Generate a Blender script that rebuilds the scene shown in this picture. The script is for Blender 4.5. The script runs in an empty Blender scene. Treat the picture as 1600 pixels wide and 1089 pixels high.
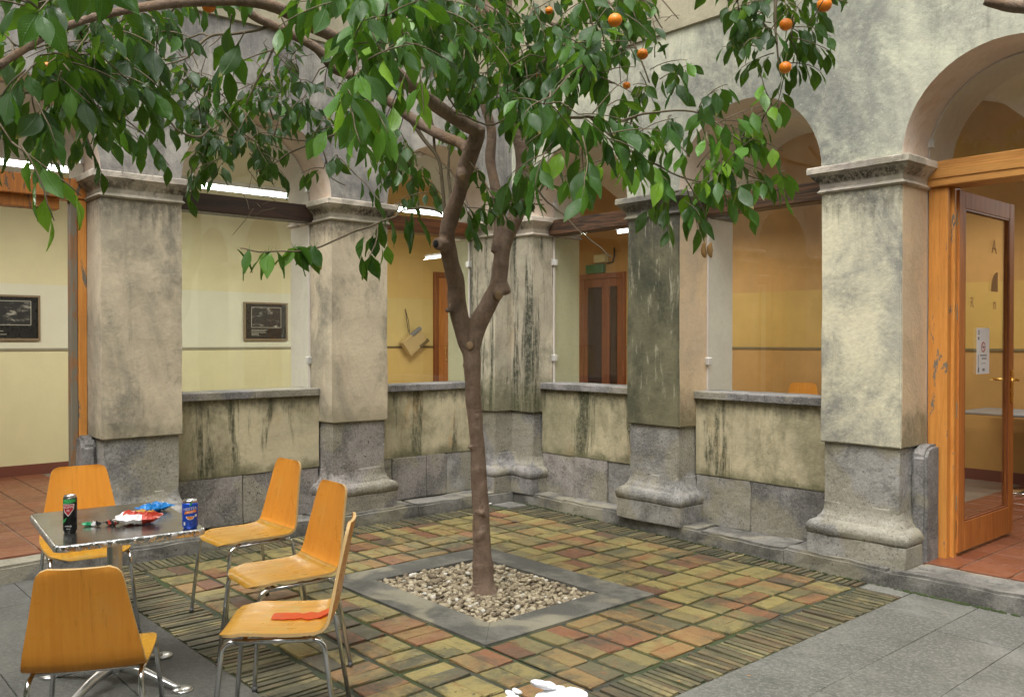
import bpy, bmesh, math, random
from mathutils import Vector, Matrix, noise, Euler
R = random.Random(7)
rad = math.radians
SC = bpy.context.scene
COL = SC.collection

# ------------------------------------------------------------------ camera
F = 1359.0; CXP = 800.0; CYP = 544.5
CAM = Vector((6.298, -5.575, 1.55))
_p = rad(0.5691); _a = rad(48.5726)
_fwh = Vector((-math.sin(_a), math.cos(_a), 0)); _rt = Vector((math.cos(_a), math.sin(_a), 0)); _up = Vector((0, 0, 1))
_rt = Vector((0.66166, 0.74981, 0)); _fwh = Vector((-0.74981, 0.66166, 0))
FWD = _fwh * math.cos(_p) - _up * math.sin(_p)
UPC = _up * math.cos(_p) + _fwh * math.sin(_p)
cd = bpy.data.cameras.new('camera'); cam = bpy.data.objects.new('camera', cd); COL.objects.link(cam)
cd.lens = F / 1600 * 36; cd.sensor_width = 36; cd.clip_end = 400; cd.clip_start = 0.05
cam.matrix_world = Matrix.Translation(CAM) @ Matrix((_rt, UPC, -FWD)).transposed().to_4x4()
SC.camera = cam
def P(px, py, D):                      # a survey point of the photograph at a measured distance
    return CAM + (FWD + _rt * ((px - CXP) / F) - UPC * ((py - CYP) / F)) * D
def pix(v):
    d = Vector(v) - CAM; D = d.dot(FWD)
    if D < 0.1: return (-999, -999, D)
    return (CXP + F * d.dot(_rt) / D, CYP - F * d.dot(UPC) / D, D)

# ------------------------------------------------------------------ world, sun, exposure
w = bpy.data.worlds.new('World'); SC.world = w; w.use_nodes = True
wn = w.node_tree; wn.nodes.clear()
sky = wn.nodes.new('ShaderNodeTexSky'); sky.sky_type = 'NISHITA'; sky.sun_disc = False
SUN_EL, SUN_AZ = 62.0, 150.0           # degrees; azimuth counted from +Y clockwise
sky.sun_elevation = rad(SUN_EL); sky.sun_rotation = rad(SUN_AZ); sky.dust_density = 4.0; sky.air_density = 1.2; sky.ozone_density = 1.0
hs = wn.nodes.new('ShaderNodeHueSaturation'); hs.inputs['Saturation'].default_value = 0.06
bg = wn.nodes.new('ShaderNodeBackground'); bg.inputs['Strength'].default_value = 0.15
wo = wn.nodes.new('ShaderNodeOutputWorld')
wn.links.new(sky.outputs[0], hs.inputs['Color']); wn.links.new(hs.outputs[0], bg.inputs['Color']); wn.links.new(bg.outputs[0], wo.inputs[0])
sd = bpy.data.lights.new('sun', 'SUN'); sd.energy = 0.9; sd.angle = rad(45); sd.color = (1, 0.94, 0.84)
sun = bpy.data.objects.new('sun', sd); COL.objects.link(sun)
_sv = Vector((math.sin(rad(SUN_AZ)) * math.cos(rad(SUN_EL)), math.cos(rad(SUN_AZ)) * math.cos(rad(SUN_EL)), math.sin(rad(SUN_EL))))
sun.rotation_euler = _sv.to_track_quat('Z', 'Y').to_euler()
vs = SC.view_settings; vs.view_transform = 'Standard'; vs.look = 'None'; vs.gamma = 1.0; vs.use_curve_mapping = False
vs.exposure = 1.35
SC.render.engine = 'CYCLES'
cy = SC.cycles; cy.use_denoising = True; cy.max_bounces = 10; cy.diffuse_bounces = 5; cy.glossy_bounces = 4
cy.transparent_max_bounces = 24; cy.transmission_bounces = 6; cy.sample_clamp_indirect = 6; cy.use_adaptive_sampling = True
try: cy.denoiser = 'OPENIMAGEDENOISE'
except Exception: pass

# ------------------------------------------------------------------ node helpers
class NT:
    def __init__(s, name):
        s.m = bpy.data.materials.new(name); s.m.use_nodes = True; s.t = s.m.node_tree; s.t.nodes.clear()
        s.out = s.t.nodes.new('ShaderNodeOutputMaterial')
    def n(s, typ, ins=None, **kw):
        nd = s.t.nodes.new('ShaderNode' + typ)
        for k, v in kw.items(): setattr(nd, k, v)
        for k, v in (ins or {}).items(): s.set(nd, k, v)
        return nd
    def set(s, nd, k, v):
        sock = nd.inputs[k]
        if isinstance(v, bpy.types.NodeSocket): s.t.links.new(v, sock)
        elif isinstance(v, bpy.types.Node): s.t.links.new(v.outputs[0], sock)
        else:
            if sock.type == 'RGBA' and len(v) == 3: v = (*v, 1)
            sock.default_value = v
    def pos(s): return s.n('NewGeometry').outputs['Position']
    def obj(s): return s.n('TexCoord').outputs['Object']
    def map(s, vec, sc=(1, 1, 1), loc=(0, 0, 0), rot=(0, 0, 0)):
        return s.n('Mapping', {'Vector': vec, 'Scale': sc, 'Location': loc, 'Rotation': rot}).outputs[0]
    def noise(s, vec, scale=5, det=4, rough=.6, dist=0):
        return s.n('TexNoise', {'Vector': vec, 'Scale': scale, 'Detail': det, 'Roughness': rough, 'Distortion': dist}).outputs['Fac']
    def ramp(s, fac, lo, hi, a=0.0, b=1.0):
        return s.n('MapRange', {'Value': fac, 'From Min': lo, 'From Max': hi, 'To Min': a, 'To Max': b}, interpolation_type='SMOOTHSTEP').outputs[0]
    def mix(s, f, a, b, mode='MIX'):
        nd = s.t.nodes.new('ShaderNodeMix'); nd.data_type = 'RGBA'; nd.blend_type = mode
        for k, v in ((0, f), (6, a), (7, b)):
            so = nd.inputs[k]
            if isinstance(v, bpy.types.NodeSocket): s.t.links.new(v, so)
            else: so.default_value = (*v, 1) if (k and len(v) == 3) else v
        return nd.outputs[2]
    def math(s, op, a, b=0.0, c=0.0):
        nd = s.t.nodes.new('ShaderNodeMath'); nd.operation = op
        for k, v in ((0, a), (1, b), (2, c)):
            if isinstance(v, bpy.types.NodeSocket): s.t.links.new(v, nd.inputs[k])
            else: nd.inputs[k].default_value = v
        return nd.outputs[0]
    def bump(s, h, dist=.005, strength=1.0):
        return s.n('Bump', {'Height': h, 'Distance': dist, 'Strength': strength}).outputs[0]
    def bsdf(s, **ins):
        b = s.n('BsdfPrincipled', {k.replace('_', ' '): v for k, v in ins.items()})
        s.t.links.new(b.outputs[0], s.out.inputs[0]); return b

def plaster(name, a, b, grime=(.07, .075, .055), g_lo=.52, g_hi=.75, g_amt=.8, streak=.5, st_lo=.55, st_hi=.72, st_col=(.045, .05, .03), warm=None, seed=0, moss=None, bump=.0025, top_streak=None, st_map=(4.2, 4.2, .38)):
    t = NT(name); p = t.map(t.pos(), loc=(seed * 3.1, seed * 1.7, seed * .9))
    c = t.mix(t.ramp(t.noise(p, 2.2, 5, .6, .4), .35, .68), a, b)
    fine = t.noise(p, 38, 5, .7)
    c = t.mix(t.ramp(fine, .35, .75, 0, .22), c, tuple(x * .62 for x in b))
    if warm:
        c = t.mix(t.ramp(t.noise(t.map(p, (1.4, 1.4, .9), (5, 2, 1)), 1.9, 5, .65, .6), .55, .74, 0, .75), c, warm)
    g = t.ramp(t.noise(t.map(p, (1, 1, .8)), 1.7, 9, .72, .5), g_lo, g_hi, 0, g_amt)
    g = t.math('MULTIPLY', g, t.ramp(t.noise(p, 16, 6, .75), .25, .62, .35, 1))
    c = t.mix(g, c, grime)
    big = t.ramp(t.noise(t.map(p, (1, 1, .75), (3, 1, 7)), .95, 6, .62, .9), .47, .60, 0, g_amt * .72)
    big = t.math('MULTIPLY', big, t.ramp(t.noise(p, 11, 6, .75), .28, .6, .5, 1))
    c = t.mix(big, c, tuple(x * 1.25 for x in grime))
    s1 = t.noise(t.map(p, st_map), 1.6, 7, .72, .35)
    s1 = t.ramp(s1, st_lo, st_hi, 0, streak)
    s1 = t.math('MULTIPLY', s1, t.ramp(t.noise(p, 26, 5, .8), .3, .6, .45, 1))
    if top_streak:                                   # stains run down from a ledge at this height
        z = t.n('SeparateXYZ', {'Vector': t.pos()}).outputs[2]
        k = t.noise(t.map(p, (9, 9, .2)), 2.0, 4, .6)
        d = t.math('SUBTRACT', top_streak[0], z)
        lim = t.math('MULTIPLY', k, top_streak[1])
        m = t.ramp(t.math('SUBTRACT', lim, d), 0, top_streak[1] * .35, 0, top_streak[2])
        m = t.math('MULTIPLY', m, t.ramp(t.noise(p, 30, 4, .7), .3, .6, .3, 1))
        c = t.mix(m, c, (.05, .048, .04))
    c = t.mix(s1, c, st_col)
    if moss:
        z = t.n('SeparateXYZ', {'Vector': t.pos()}).outputs[2]
        m = t.math('ADD', t.ramp(z, moss[0], moss[1], .55, 0), t.math('SUBTRACT', t.noise(p, 5, 6, .7), .5))
        c = t.mix(t.ramp(m, .2, .6, 0, moss[2]), c, (.085, .085, .035))
    sc = t.ramp(t.noise(p, 70, 3, .6), .64, .7, 0, .35)
    c = t.mix(sc, c, tuple(min(1, x * 1.25) for x in a))
    h = t.math('ADD', t.math('MULTIPLY', t.noise(p, 5, 5, .6), 1.6), t.math('MULTIPLY', fine, .5))
    t.bsdf(Base_Color=c, Roughness=.92, Normal=t.bump(h, bump * 2.2))
    return t.m

def stone(name, a, b, speck=.45, seed=0, dark=(.05, .05, .045), d_amt=.7, ochre=None, bump=.004, sc=1.0, band=None):
    t = NT(name); p = t.map(t.pos(), loc=(seed * 2.3, seed * 1.1, seed))
    c = t.mix(t.ramp(t.noise(p, 3 * sc, 5, .65, .3), .40, .58), tuple(x * 1.2 for x in a), tuple(x * .85 for x in b))
    c = t.mix(t.ramp(t.noise(t.map(p, loc=(5, 8, 3)), 1.6, 3, .5, .4), .50, .56, 0, .6), c, (.30, .275, .19))
    v = t.noise(p, 62, 5, .85)
    c = t.mix(t.ramp(v, .42, .68, 0, speck), c, (.5, .48, .43))
    c = t.mix(t.ramp(t.noise(t.map(p, loc=(4, 4, 4)), 50, 5, .85), .52, .66, 0, speck * 1.3), c, (.035, .035, .035))
    if ochre: c = t.mix(t.ramp(t.noise(t.map(p, loc=(9, 1, 0)), 2.6, 5, .6), .52, .68, 0, .7), c, ochre)
    c = t.mix(t.ramp(t.noise(p, 2.1 * sc, 9, .75, .6), .5, .72, 0, d_amt), c, dark)
    pit = t.ramp(t.noise(p, 34, 3, .5), .66, .72, 0, 1)
    c = t.mix(t.math('MULTIPLY', pit, .55), c, (.03, .03, .028))
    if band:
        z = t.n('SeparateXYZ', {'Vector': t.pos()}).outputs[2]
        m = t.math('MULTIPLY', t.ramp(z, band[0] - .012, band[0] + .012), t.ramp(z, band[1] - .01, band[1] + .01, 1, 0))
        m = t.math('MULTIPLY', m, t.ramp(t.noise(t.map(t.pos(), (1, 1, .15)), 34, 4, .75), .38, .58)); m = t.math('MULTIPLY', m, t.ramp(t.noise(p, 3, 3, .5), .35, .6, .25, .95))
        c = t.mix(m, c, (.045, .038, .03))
    h = t.math('SUBTRACT', t.math('ADD', t.math('MULTIPLY', t.noise(p, 9, 6, .7), 1.5), t.math('MULTIPLY', v, .4)), t.math('MULTIPLY', pit, .5))
    t.bsdf(Base_Color=c, Roughness=.88, Normal=t.bump(h, bump * 2))
    return t.m

def paint(name, col, rough=.6, var=.12, sc=3.0, bumpd=.001, spec=.5, metal=0.0):
    t = NT(name); p = t.pos()
    c = t.mix(t.ramp(t.noise(p, sc, 5, .6), .3, .7), col, tuple(x * (1 - var) for x in col))
    t.bsdf(Base_Color=c, Roughness=rough, Metallic=metal, Normal=t.bump(t.noise(p, 30, 3, .6), bumpd), Specular_IOR_Level=spec)
    return t.m

def wood(name, a, b, rough=.4, along='Z', peel=0.0, scale=1.0, peel_col=(.16, .14, .11), objspace=False, coat=.2):
    t = NT(name); p = t.obj() if objspace else t.pos()
    s = {'Z': (14, 14, .8), 'X': (.8, 14, 14), 'Y': (14, .8, 14)}[along]
    pm = t.map(p, tuple(x * scale for x in s))
    g = t.noise(pm, 2.0, 6, .6, 1.4)
    c = t.mix(t.ramp(g, .34, .66), a, b)
    c = t.mix(t.ramp(t.noise(t.map(pm, (3, 3, 3)), 4, 4, .7), .5, .72, 0, .35), c, tuple(x * .45 for x in b))
    c = t.mix(t.ramp(t.noise(p, 2.3, 4, .6), .5, .75, 0, .4), c, tuple(x * .6 for x in a))
    rg = rough
    if peel:
        k = t.noise(t.map(p, (7, 7, 2.2)), 1.5, 8, .7, .5)
        f = t.ramp(k, .64 - peel * .2, .66 - peel * .2)
        c = t.mix(f, c, peel_col); rg = t.ramp(f, 0, 1, rough, .85)
    t.bsdf(Base_Color=c, Roughness=rg, Normal=t.bump(g, .0015), Coat_Weight=coat if not peel else 0.05, Coat_Roughness=.25)
    return t.m

def simple(name, col, rough=.5, metal=0.0, **kw):
    t = NT(name); p = t.obj()
    r = t.ramp(t.noise(p, 25, 4, .6), .3, .7, rough * .85, min(1, rough * 1.2))
    t.bsdf(Base_Color=t.mix(t.ramp(t.noise(p, 9, 4, .6), .3, .75, 0, .3), col, tuple(x * .75 for x in col)), Roughness=r, Metallic=metal, **kw)
    return t.m

M = {}
M['upper'] = plaster('upper_plaster', (.62, .62, .47), (.47, .465, .37), grime=(.15, .155, .145), g_lo=.42, g_hi=.66, g_amt=.9, streak=.5, st_lo=.5, st_hi=.72, st_col=(.13, .135, .12), seed=1)
M['upper_left'] = plaster('upper_plaster_grey', (.50, .47, .41), (.36, .34, .315), grime=(.12, .115, .115), g_lo=.40, g_hi=.64, g_amt=.9, streak=.6, st_lo=.48, st_hi=.7, st_col=(.075, .072, .07), seed=2)
M['high'] = plaster('high_plaster', (.42, .38, .27), (.31, .28, .20), seed=9, g_amt=.5)
M['pier_cream'] = plaster('pier_cream', (.62, .53, .38), (.50, .425, .31), grime=(.17, .16, .125), g_lo=.44, g_hi=.66, g_amt=.85, streak=.45, st_col=(.12, .12, .09), warm=(.52, .41, .30), seed=3, moss=(.86, 1.1, .3), top_streak=(2.56, .45, .6))
M['pier_pale'] = plaster('pier_pale', (.70, .65, .47), (.60, .56, .42), grime=(.20, .20, .185), g_lo=.44, g_hi=.66, g_amt=.9, streak=.3, st_col=(.13, .135, .11), seed=4, top_streak=(2.56, .5, .6))
M['pier_lichen'] = plaster('pier_lichen', (.19, .175, .105), (.11, .105, .062), grime=(.028, .032, .02), g_lo=.40, g_hi=.66, g_amt=.85, streak=.7, st_lo=.56, st_hi=.64, st_col=(.40, .37, .27), seed=5, st_map=(11, 11, 1.6), top_streak=(2.56, .7, .8))
M['pier_corner'] = plaster('pier_corner', (.50, .45, .34), (.38, .34, .26), grime=(.11, .11, .07), g_lo=.46, g_hi=.68, g_amt=.85, streak=1.0, st_lo=.49, st_hi=.60, st_col=(.035, .04, .025), warm=(.42, .33, .22), seed=6, moss=(.9, 1.6, .7))
M['pier_side'] = plaster('pier_side', (.62, .46, .28), (.52, .40, .27), grime=(.2, .17, .12), g_lo=.52, g_hi=.74, g_amt=.5, streak=.3, st_col=(.36, .22, .09), warm=(.45, .27, .14), seed=7, moss=(.86, 1.35, .7))
M['parapet'] = plaster('parapet_plaster', (.58, .51, .34), (.46, .40, .27), grime=(.16, .15, .085), g_lo=.46, g_hi=.66, g_amt=.8, streak=.95, st_lo=.53, st_hi=.62, st_col=(.045, .05, .025), warm=(.48, .29, .11), seed=8, moss=(.44, .66, .75), top_streak=(1.1, .30, .6), st_map=(2.6, 2.6, .30))
M['soffit'] = plaster('soffit_plaster', (.80, .67, .56), (.72, .60, .50), grime=(.25, .2, .16), g_lo=.55, g_hi=.8, g_amt=.35, streak=.15, st_col=(.4, .25, .1), warm=(.50, .27, .10), seed=10)
M['reveal'] = plaster('reveal_plaster', (.74, .70, .62), (.68, .64, .57), g_amt=.12, streak=.05, seed=11, bump=.001)
M['reveal_cream'] = plaster('reveal_cream', (.52, .50, .33), (.47, .45, .29), g_amt=.1, streak=.05, seed=12, bump=.001)
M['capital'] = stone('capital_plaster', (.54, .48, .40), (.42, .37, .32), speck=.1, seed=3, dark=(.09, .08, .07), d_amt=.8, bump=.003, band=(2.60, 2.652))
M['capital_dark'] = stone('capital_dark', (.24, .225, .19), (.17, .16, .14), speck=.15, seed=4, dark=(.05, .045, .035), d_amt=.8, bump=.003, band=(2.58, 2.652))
M['granite'] = stone('granite', (.27, .26, .245), (.19, .185, .18), speck=.5, seed=5, ochre=(.32, .29, .19))
M['granite2'] = stone('granite_dark', (.21, .20, .195), (.14, .135, .13), speck=.4, seed=7, d_amt=.6)
M['granite_red'] = stone('granite_pinkish', (.24, .215, .20), (.17, .155, .145), speck=.55, seed=8, d_amt=.45)
M['kerb'] = stone('kerb_stone', (.18, .172, .155), (.115, .11, .10), speck=.25, seed=11, dark=(.045, .046, .04), d_amt=.75)
M['sill'] = stone('sill_stone', (.20, .19, .19), (.13, .125, .125), speck=.35, seed=12, d_amt=.5)
M['pit'] = stone('pit_concrete', (.12, .115, .098), (.09, .088, .077), speck=.08, seed=13, dark=(.06, .06, .055), d_amt=.5, bump=.0015)

def slab_mat(nm='grey_slab', k=1.0):
    t = NT(nm); p = t.pos(); r = t.n('ObjectInfo').outputs['Random']
    c = t.mix(t.ramp(t.noise(p, 1.3, 7, .7, .4), .38, .6), tuple(x * k for x in (.18, .177, .152)), tuple(x * k for x in (.10, .10, .086)))
    c = t.mix(t.math('MULTIPLY', r, .35), c, (.075, .08, .078))
    c = t.mix(t.ramp(t.noise(p, 48, 6, .85), .46, .62, 0, .55), c, tuple(x * k for x in (.30, .30, .27))); c = t.mix(t.ramp(t.noise(t.map(p, loc=(2, 2, 2)), 30, 6, .85), .52, .64, 0, .5), c, tuple(x * k for x in (.07, .07, .062)))
    v = t.n('TexVoronoi', {'Vector': t.map(p, (.55, .55, .02)), 'Randomness': 1.0}).outputs['Distance']
    c = t.mix(t.ramp(v, .035, .05, .8, 0), c, (.025, .024, .023))
    c = t.mix(t.ramp(t.noise(p, 3.3, 9, .8), .50, .68, 0, .6), c, (.07, .073, .063)); c = t.mix(t.ramp(t.noise(t.map(p, loc=(6, 2, 0)), 1.1, 8, .75, .8), .54, .66, 0, .45), c, tuple(x * k for x in (.23, .235, .22)))
    t.bsdf(Base_Color=c, Roughness=.7, Normal=t.bump(t.noise(p, 60, 5, .7), .003))
    return t.m
M['slab'] = slab_mat(); M['slab_shaded'] = slab_mat('shaded_grey_slab', .55)  # second, darker copy holds the canopy shade in its colour
def brick_mat(name, attr=False):
    t = NT(name); p = t.pos()
    if attr: r = t.n('Attribute', attribute_name='tone').outputs['Fac']
    else: r = t.n('ObjectInfo').outputs['Random']
    cr = t.t.nodes.new('ShaderNodeValToRGB'); e = cr.color_ramp; e.interpolation = 'LINEAR'
    stops = [(0, (.24, .20, .075)), (.26, (.29, .235, .085)), (.44, (.19, .16, .07)), (.56, (.27, .165, .065)), (.72, (.22, .10, .05)), (.82, (.15, .072, .042)), (.91, (.085, .08, .055)), (1, (.26, .215, .08))]
    if attr: stops = [(0, (.17, .155, .085)), (.3, (.13, .115, .06)), (.55, (.085, .08, .05)), (.75, (.125, .085, .05)), (1, (.32, .275, .13))]
    while len(e.elements) < len(stops): e.elements.new(.5)
    for el, (q, col) in zip(e.elements, stops): el.position = q; el.color = (*col, 1)
    t.t.links.new(r, cr.inputs[0]); c = cr.outputs[0]
    n2 = t.noise(p, 5.0, 6, .7, .8)
    c = t.mix(t.ramp(n2, .52, .66, 0, .55 if not attr else .2), c, (.23, .085, .035))
    c = t.mix(t.ramp(t.noise(t.map(p, loc=(3, 8, 0)), 4.0, 7, .7, .5), .52, .68, 0, .6 if not attr else .25), c, (.28, .225, .08))
    c = t.mix(t.ramp(t.noise(t.map(p, loc=(7, 3, 0)), 2.2, 9, .78, .7), .47 if not attr else .40, .66, 0, .88), c, (.055, .058, .04)); c = t.mix(t.ramp(t.noise(t.map(p, loc=(1, 6, 0)), 9, 7, .75), .52, .66, 0, .5), c, (.08, .085, .045))
    c = t.mix(t.ramp(t.noise(p, 60, 4, .8), .5, .75, 0, .4), c, (.10, .09, .06))
    c = t.mix(t.ramp(t.noise(p, 24, 2, .5), .70, .74, 0, .7), c, (.03, .03, .02))
    t.bsdf(Base_Color=c, Roughness=t.ramp(n2, .3, .7, .45, .8), Normal=t.bump(t.math('ADD', t.noise(p, 40, 5, .7), t.math('MULTIPLY', n2, 2)), .004))
    return t.m
M['brick'] = brick_mat('worn_brick'); M['edge_brick'] = brick_mat('worn_edge_brick', True)
def soil(name, a, b, moss=.5):
    t = NT(name); p = t.pos()
    c = t.mix(t.ramp(t.noise(p, 4, 7, .7), .35, .7), a, b)
    c = t.mix(t.ramp(t.noise(t.map(p, loc=(2, 9, 1)), 2.4, 6, .7), .36, .58, 0, moss), c, (.045, .068, .02))
    t.bsdf(Base_Color=c, Roughness=.95, Normal=t.bump(t.noise(p, 90, 5, .8), .006)); return t.m
M['joint'] = soil('mossy_joint', (.04, .04, .032), (.085, .085, .07), .9)
M['ground'] = soil('dark_ground', (.07, .07, .065), (.04, .04, .035), .3)
M['moss'] = soil('moss', (.03, .045, .012), (.05, .06, .02), .8)
def pebble_mat():
    t = NT('pebbles'); p = t.pos(); r = t.n('Attribute', attribute_name='tone').outputs['Fac']
    cr = t.t.nodes.new('ShaderNodeValToRGB'); e = cr.color_ramp
    stops = [(0, (.15, .115, .075)), (.35, (.31, .255, .17)), (.7, (.40, .335, .22)), (.93, (.50, .44, .32)), (1, (.62, .6, .55))]
    while len(e.elements) < len(stops): e.elements.new(.5)
    for el, (q, col) in zip(e.elements, stops): el.position = q; el.color = (*col, 1)
    t.t.links.new(r, cr.inputs[0])
    c = t.mix(t.ramp(t.noise(p, 50, 4, .7), .45, .75, 0, .5), cr.outputs[0], (.14, .12, .09))
    t.bsdf(Base_Color=c, Roughness=.75, Normal=t.bump(t.noise(p, 90, 3, .6), .002)); return t.m
M['pebble'] = pebble_mat()
def tile_mat():
    t = NT('terracotta'); p = t.pos(); r = t.n('ObjectInfo').outputs['Random']
    c = t.mix(r, (.15, .046, .021), (.21, .074, .036))
    c = t.mix(t.ramp(t.noise(p, 6, 5, .7), .4, .7, 0, .5), c, (.20, .07, .035))
    c = t.mix(t.ramp(t.noise(t.map(p, loc=(2, 0, 4)), 1.8, 6, .7), .55, .75, 0, .5), c, (.26, .17, .12))
    t.bsdf(Base_Color=c, Roughness=t.ramp(t.noise(p, 12, 4, .6), .3, .7, .28, .5), Normal=t.bump(t.noise(p, 20, 4, .6), .0015)); return t.m
M['terracotta'] = tile_mat()
M['grout'] = paint('grout', (.20, .17, .13), .9)
M['wall_cream'] = paint('cream_yellow_lit_paint', (.68, .63, .38), .75, .06)  # gallery yellows differ: lamp tint and glass reflections mixed into the paint
M['wall_pale'] = paint('pale_cream_lit_paint', (.66, .65, .50), .75, .05)
M['wall_ochre'] = paint('ochre_lit_paint', (.50, .27, .08), .75, .22, 1.6)
M['wall_ochre2'] = paint('yellow_ochre_lit_paint', (.50, .31, .08), .75, .1)
M['wall_corner'] = paint('warm_yellow_lit_paint', (.70, .48, .16), .75, .07)
M['wall_corner2'] = paint('soft_yellow_lit_paint', (.68, .52, .20), .75, .07)
M['vault'] = paint('vault_paint', (.70, .63, .53), .85, .1)
M['dado'] = simple('dado_rail', (.17, .12, .05), .5)
M['dado_grey'] = simple('dado_rail_grey', (.26, .24, .16), .5)
M['skirting'] = simple('red_skirting', (.17, .055, .035), .5)
M['beam_dark'] = wood('dark_beam_wood', (.045, .02, .012), (.02, .01, .007), .55, 'Y', coat=.1)
M['beam_red'] = wood('red_beam_wood', (.20, .07, .022), (.07, .024, .01), .45, 'Y', coat=.2)
M['beam_black'] = wood('weathered_beam_wood', (.16, .075, .035), (.022, .014, .01), .6, 'X', scale=1.3, coat=.05)
M['door_wood'] = wood('orange_door_wood', (.52, .19, .035), (.38, .12, .022), .6, 'Z', coat=0)
M['door_wood_peel'] = wood('peeling_orange_wood', (.64, .28, .06), (.54, .21, .04), .5, 'Z', peel=.2)
M['door_wood_worn'] = wood('worn_orange_wood', (.58, .22, .04), (.44, .15, .035), .55, 'Z', peel=.45, peel_col=(.14, .115, .08))
M['door_wood_grey'] = wood('weathered_jamb_wood', (.30, .15, .06), (.22, .12, .06), .7, 'Z', peel=.85, peel_col=(.19, .165, .12))
M['transom_wood'] = wood('orange_transom_wood', (.64, .31, .08), (.52, .22, .05), .45, 'X', coat=.2)
M['inner_door'] = wood('brown_door_wood', (.26, .075, .02), (.17, .045, .012), .5, 'Z', coat=.05)
M['steel'] = simple('steel', (.62, .61, .60), .28, 1.0)
M['clamp'] = simple('clamp_steel', (.72, .71, .70), .5, .6)
M['hinge'] = simple('worn_hinge', (.30, .32, .26), .55, .7)
M['brass'] = simple('brass', (.75, .48, .12), .25, 1.0)
M['chrome'] = simple('chrome', (.72, .72, .72), .12, 1.0)
M['alu'] = simple('cast_aluminium', (.62, .62, .61), .32, 1.0)
M['black'] = simple('black_plastic', (.015, .015, .015), .5)
M['white'] = simple('white_paper', (.80, .80, .80), .7)
M['grey_print'] = simple('grey_print', (.22, .22, .22), .7)
M['red_print'] = simple('red_print', (.45, .04, .03), .6)
M['photo_black'] = simple('photo_black', (.012, .012, .011), .3)
M['photo_grey'] = simple('photo_grey', (.16, .16, .14), .4)
M['photo_pale'] = simple('photo_pale', (.45, .44, .36), .5)
def print_mat():
    t = NT('photo_print'); p = t.obj()
    n1 = t.noise(t.map(p, (1, 5, 16)), 1.6, 6, .7, .8); n2 = t.noise(t.map(p, (1, 7, 9)), 1.3, 4, .6)
    c = t.mix(t.ramp(n1, .50, .66), (.02, .02, .018), (.42, .41, .34)); c = t.mix(t.ramp(n2, .42, .6), (.015, .015, .014), c)
    t.bsdf(Base_Color=c, Roughness=.4); return t.m
M['photo_print'] = print_mat()
M['frame_wood'] = simple('picture_frame_wood', (.22, .16, .09), .5)
M['wood_block'] = simple('pale_wood_block', (.55, .40, .18), .6)
M['cord'] = simple('cord', (.10, .07, .04), .8)
M['exit_green'] = simple('exit_green', (.05, .16, .06), .4)
M['lamp_body'] = simple('lamp_body_cream', (.60, .50, .25), .5)
M['seal'] = simple('pale_seal', (.62, .56, .52), .6)
M['etch'] = simple('etched_letter', (.50, .28, .09), .8)
def glass(name='window_glass', tint=(.97, .985, .97), ior=1.5, extra=1.0):
    t = NT(name)
    ge = t.n('NewGeometry'); dp = t.n('VectorMath', {0: ge.outputs['Normal'], 1: ge.outputs['Incoming']}, operation='DOT_PRODUCT').outputs['Value']
    c1 = t.math('SUBTRACT', 1.0, t.math('ABSOLUTE', dp)); fr = t.math('ADD', .04, t.math('MULTIPLY', .96, t.math('POWER', c1, 5.0)))
    gl = t.n('BsdfGlossy', {'Roughness': .012, 'Color': (1, 1, 1)}); tr = t.n('BsdfTransparent', {'Color': tint})
    mx = t.n('MixShader', {0: t.math('MULTIPLY', fr, extra)}); t.t.links.new(tr.outputs[0], mx.inputs[1]); t.t.links.new(gl.outputs[0], mx.inputs[2])
    t.t.links.new(mx.outputs[0], t.out.inputs[0]); return t.m
M['glass'] = glass()
M['dark_glass'] = simple('dark_pane', (.035, .015, .012), .08)
def emis(name, col, s):
    t = NT(name); e = t.n('Emission', {'Color': (*col, 1), 'Strength': s}); t.t.links.new(e.outputs[0], t.out.inputs[0]); return t.m
M['tube'] = emis('lit_tube', (.92, .96, 1.0), 9)
def ply(name, a, b, wear=(.36, .30, .12), w_amt=.6):
    t = NT(name); p = t.obj()
    pm = t.map(p, (22, 1.1, 1.1))
    g = t.noise(pm, 2.5, 6, .6, .5)
    c = t.mix(t.ramp(g, .3, .7), a, b)
    c = t.mix(t.ramp(t.noise(p, 5, 6, .7), .5, .7, 0, w_amt), c, wear)
    c = t.mix(t.ramp(t.noise(t.map(p, (30, 3, 3)), 2, 5, .7), .60, .72, 0, .45), c, tuple(x * .55 for x in b))
    t.bsdf(Base_Color=c, Roughness=t.ramp(t.noise(p, 14, 4, .6), .3, .7, .25, .42), Normal=t.bump(g, .0006), Specular_IOR_Level=.22); return t.m
M['ply'] = ply('orange_plywood', (.68, .285, .04), (.62, .24, .032), (.62, .31, .07), .35)
M['ply_seat'] = ply('worn_plywood', (.45, .235, .025), (.36, .17, .016), (.33, .25, .07), .75)
M['ply_edge'] = simple('plywood_edge', (.50, .33, .14), .6)
M['sticker'] = simple('orange_red_patch', (.80, .14, .03), .5)
M['rubber'] = simple('grey_rubber', (.10, .10, .10), .7)
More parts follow.
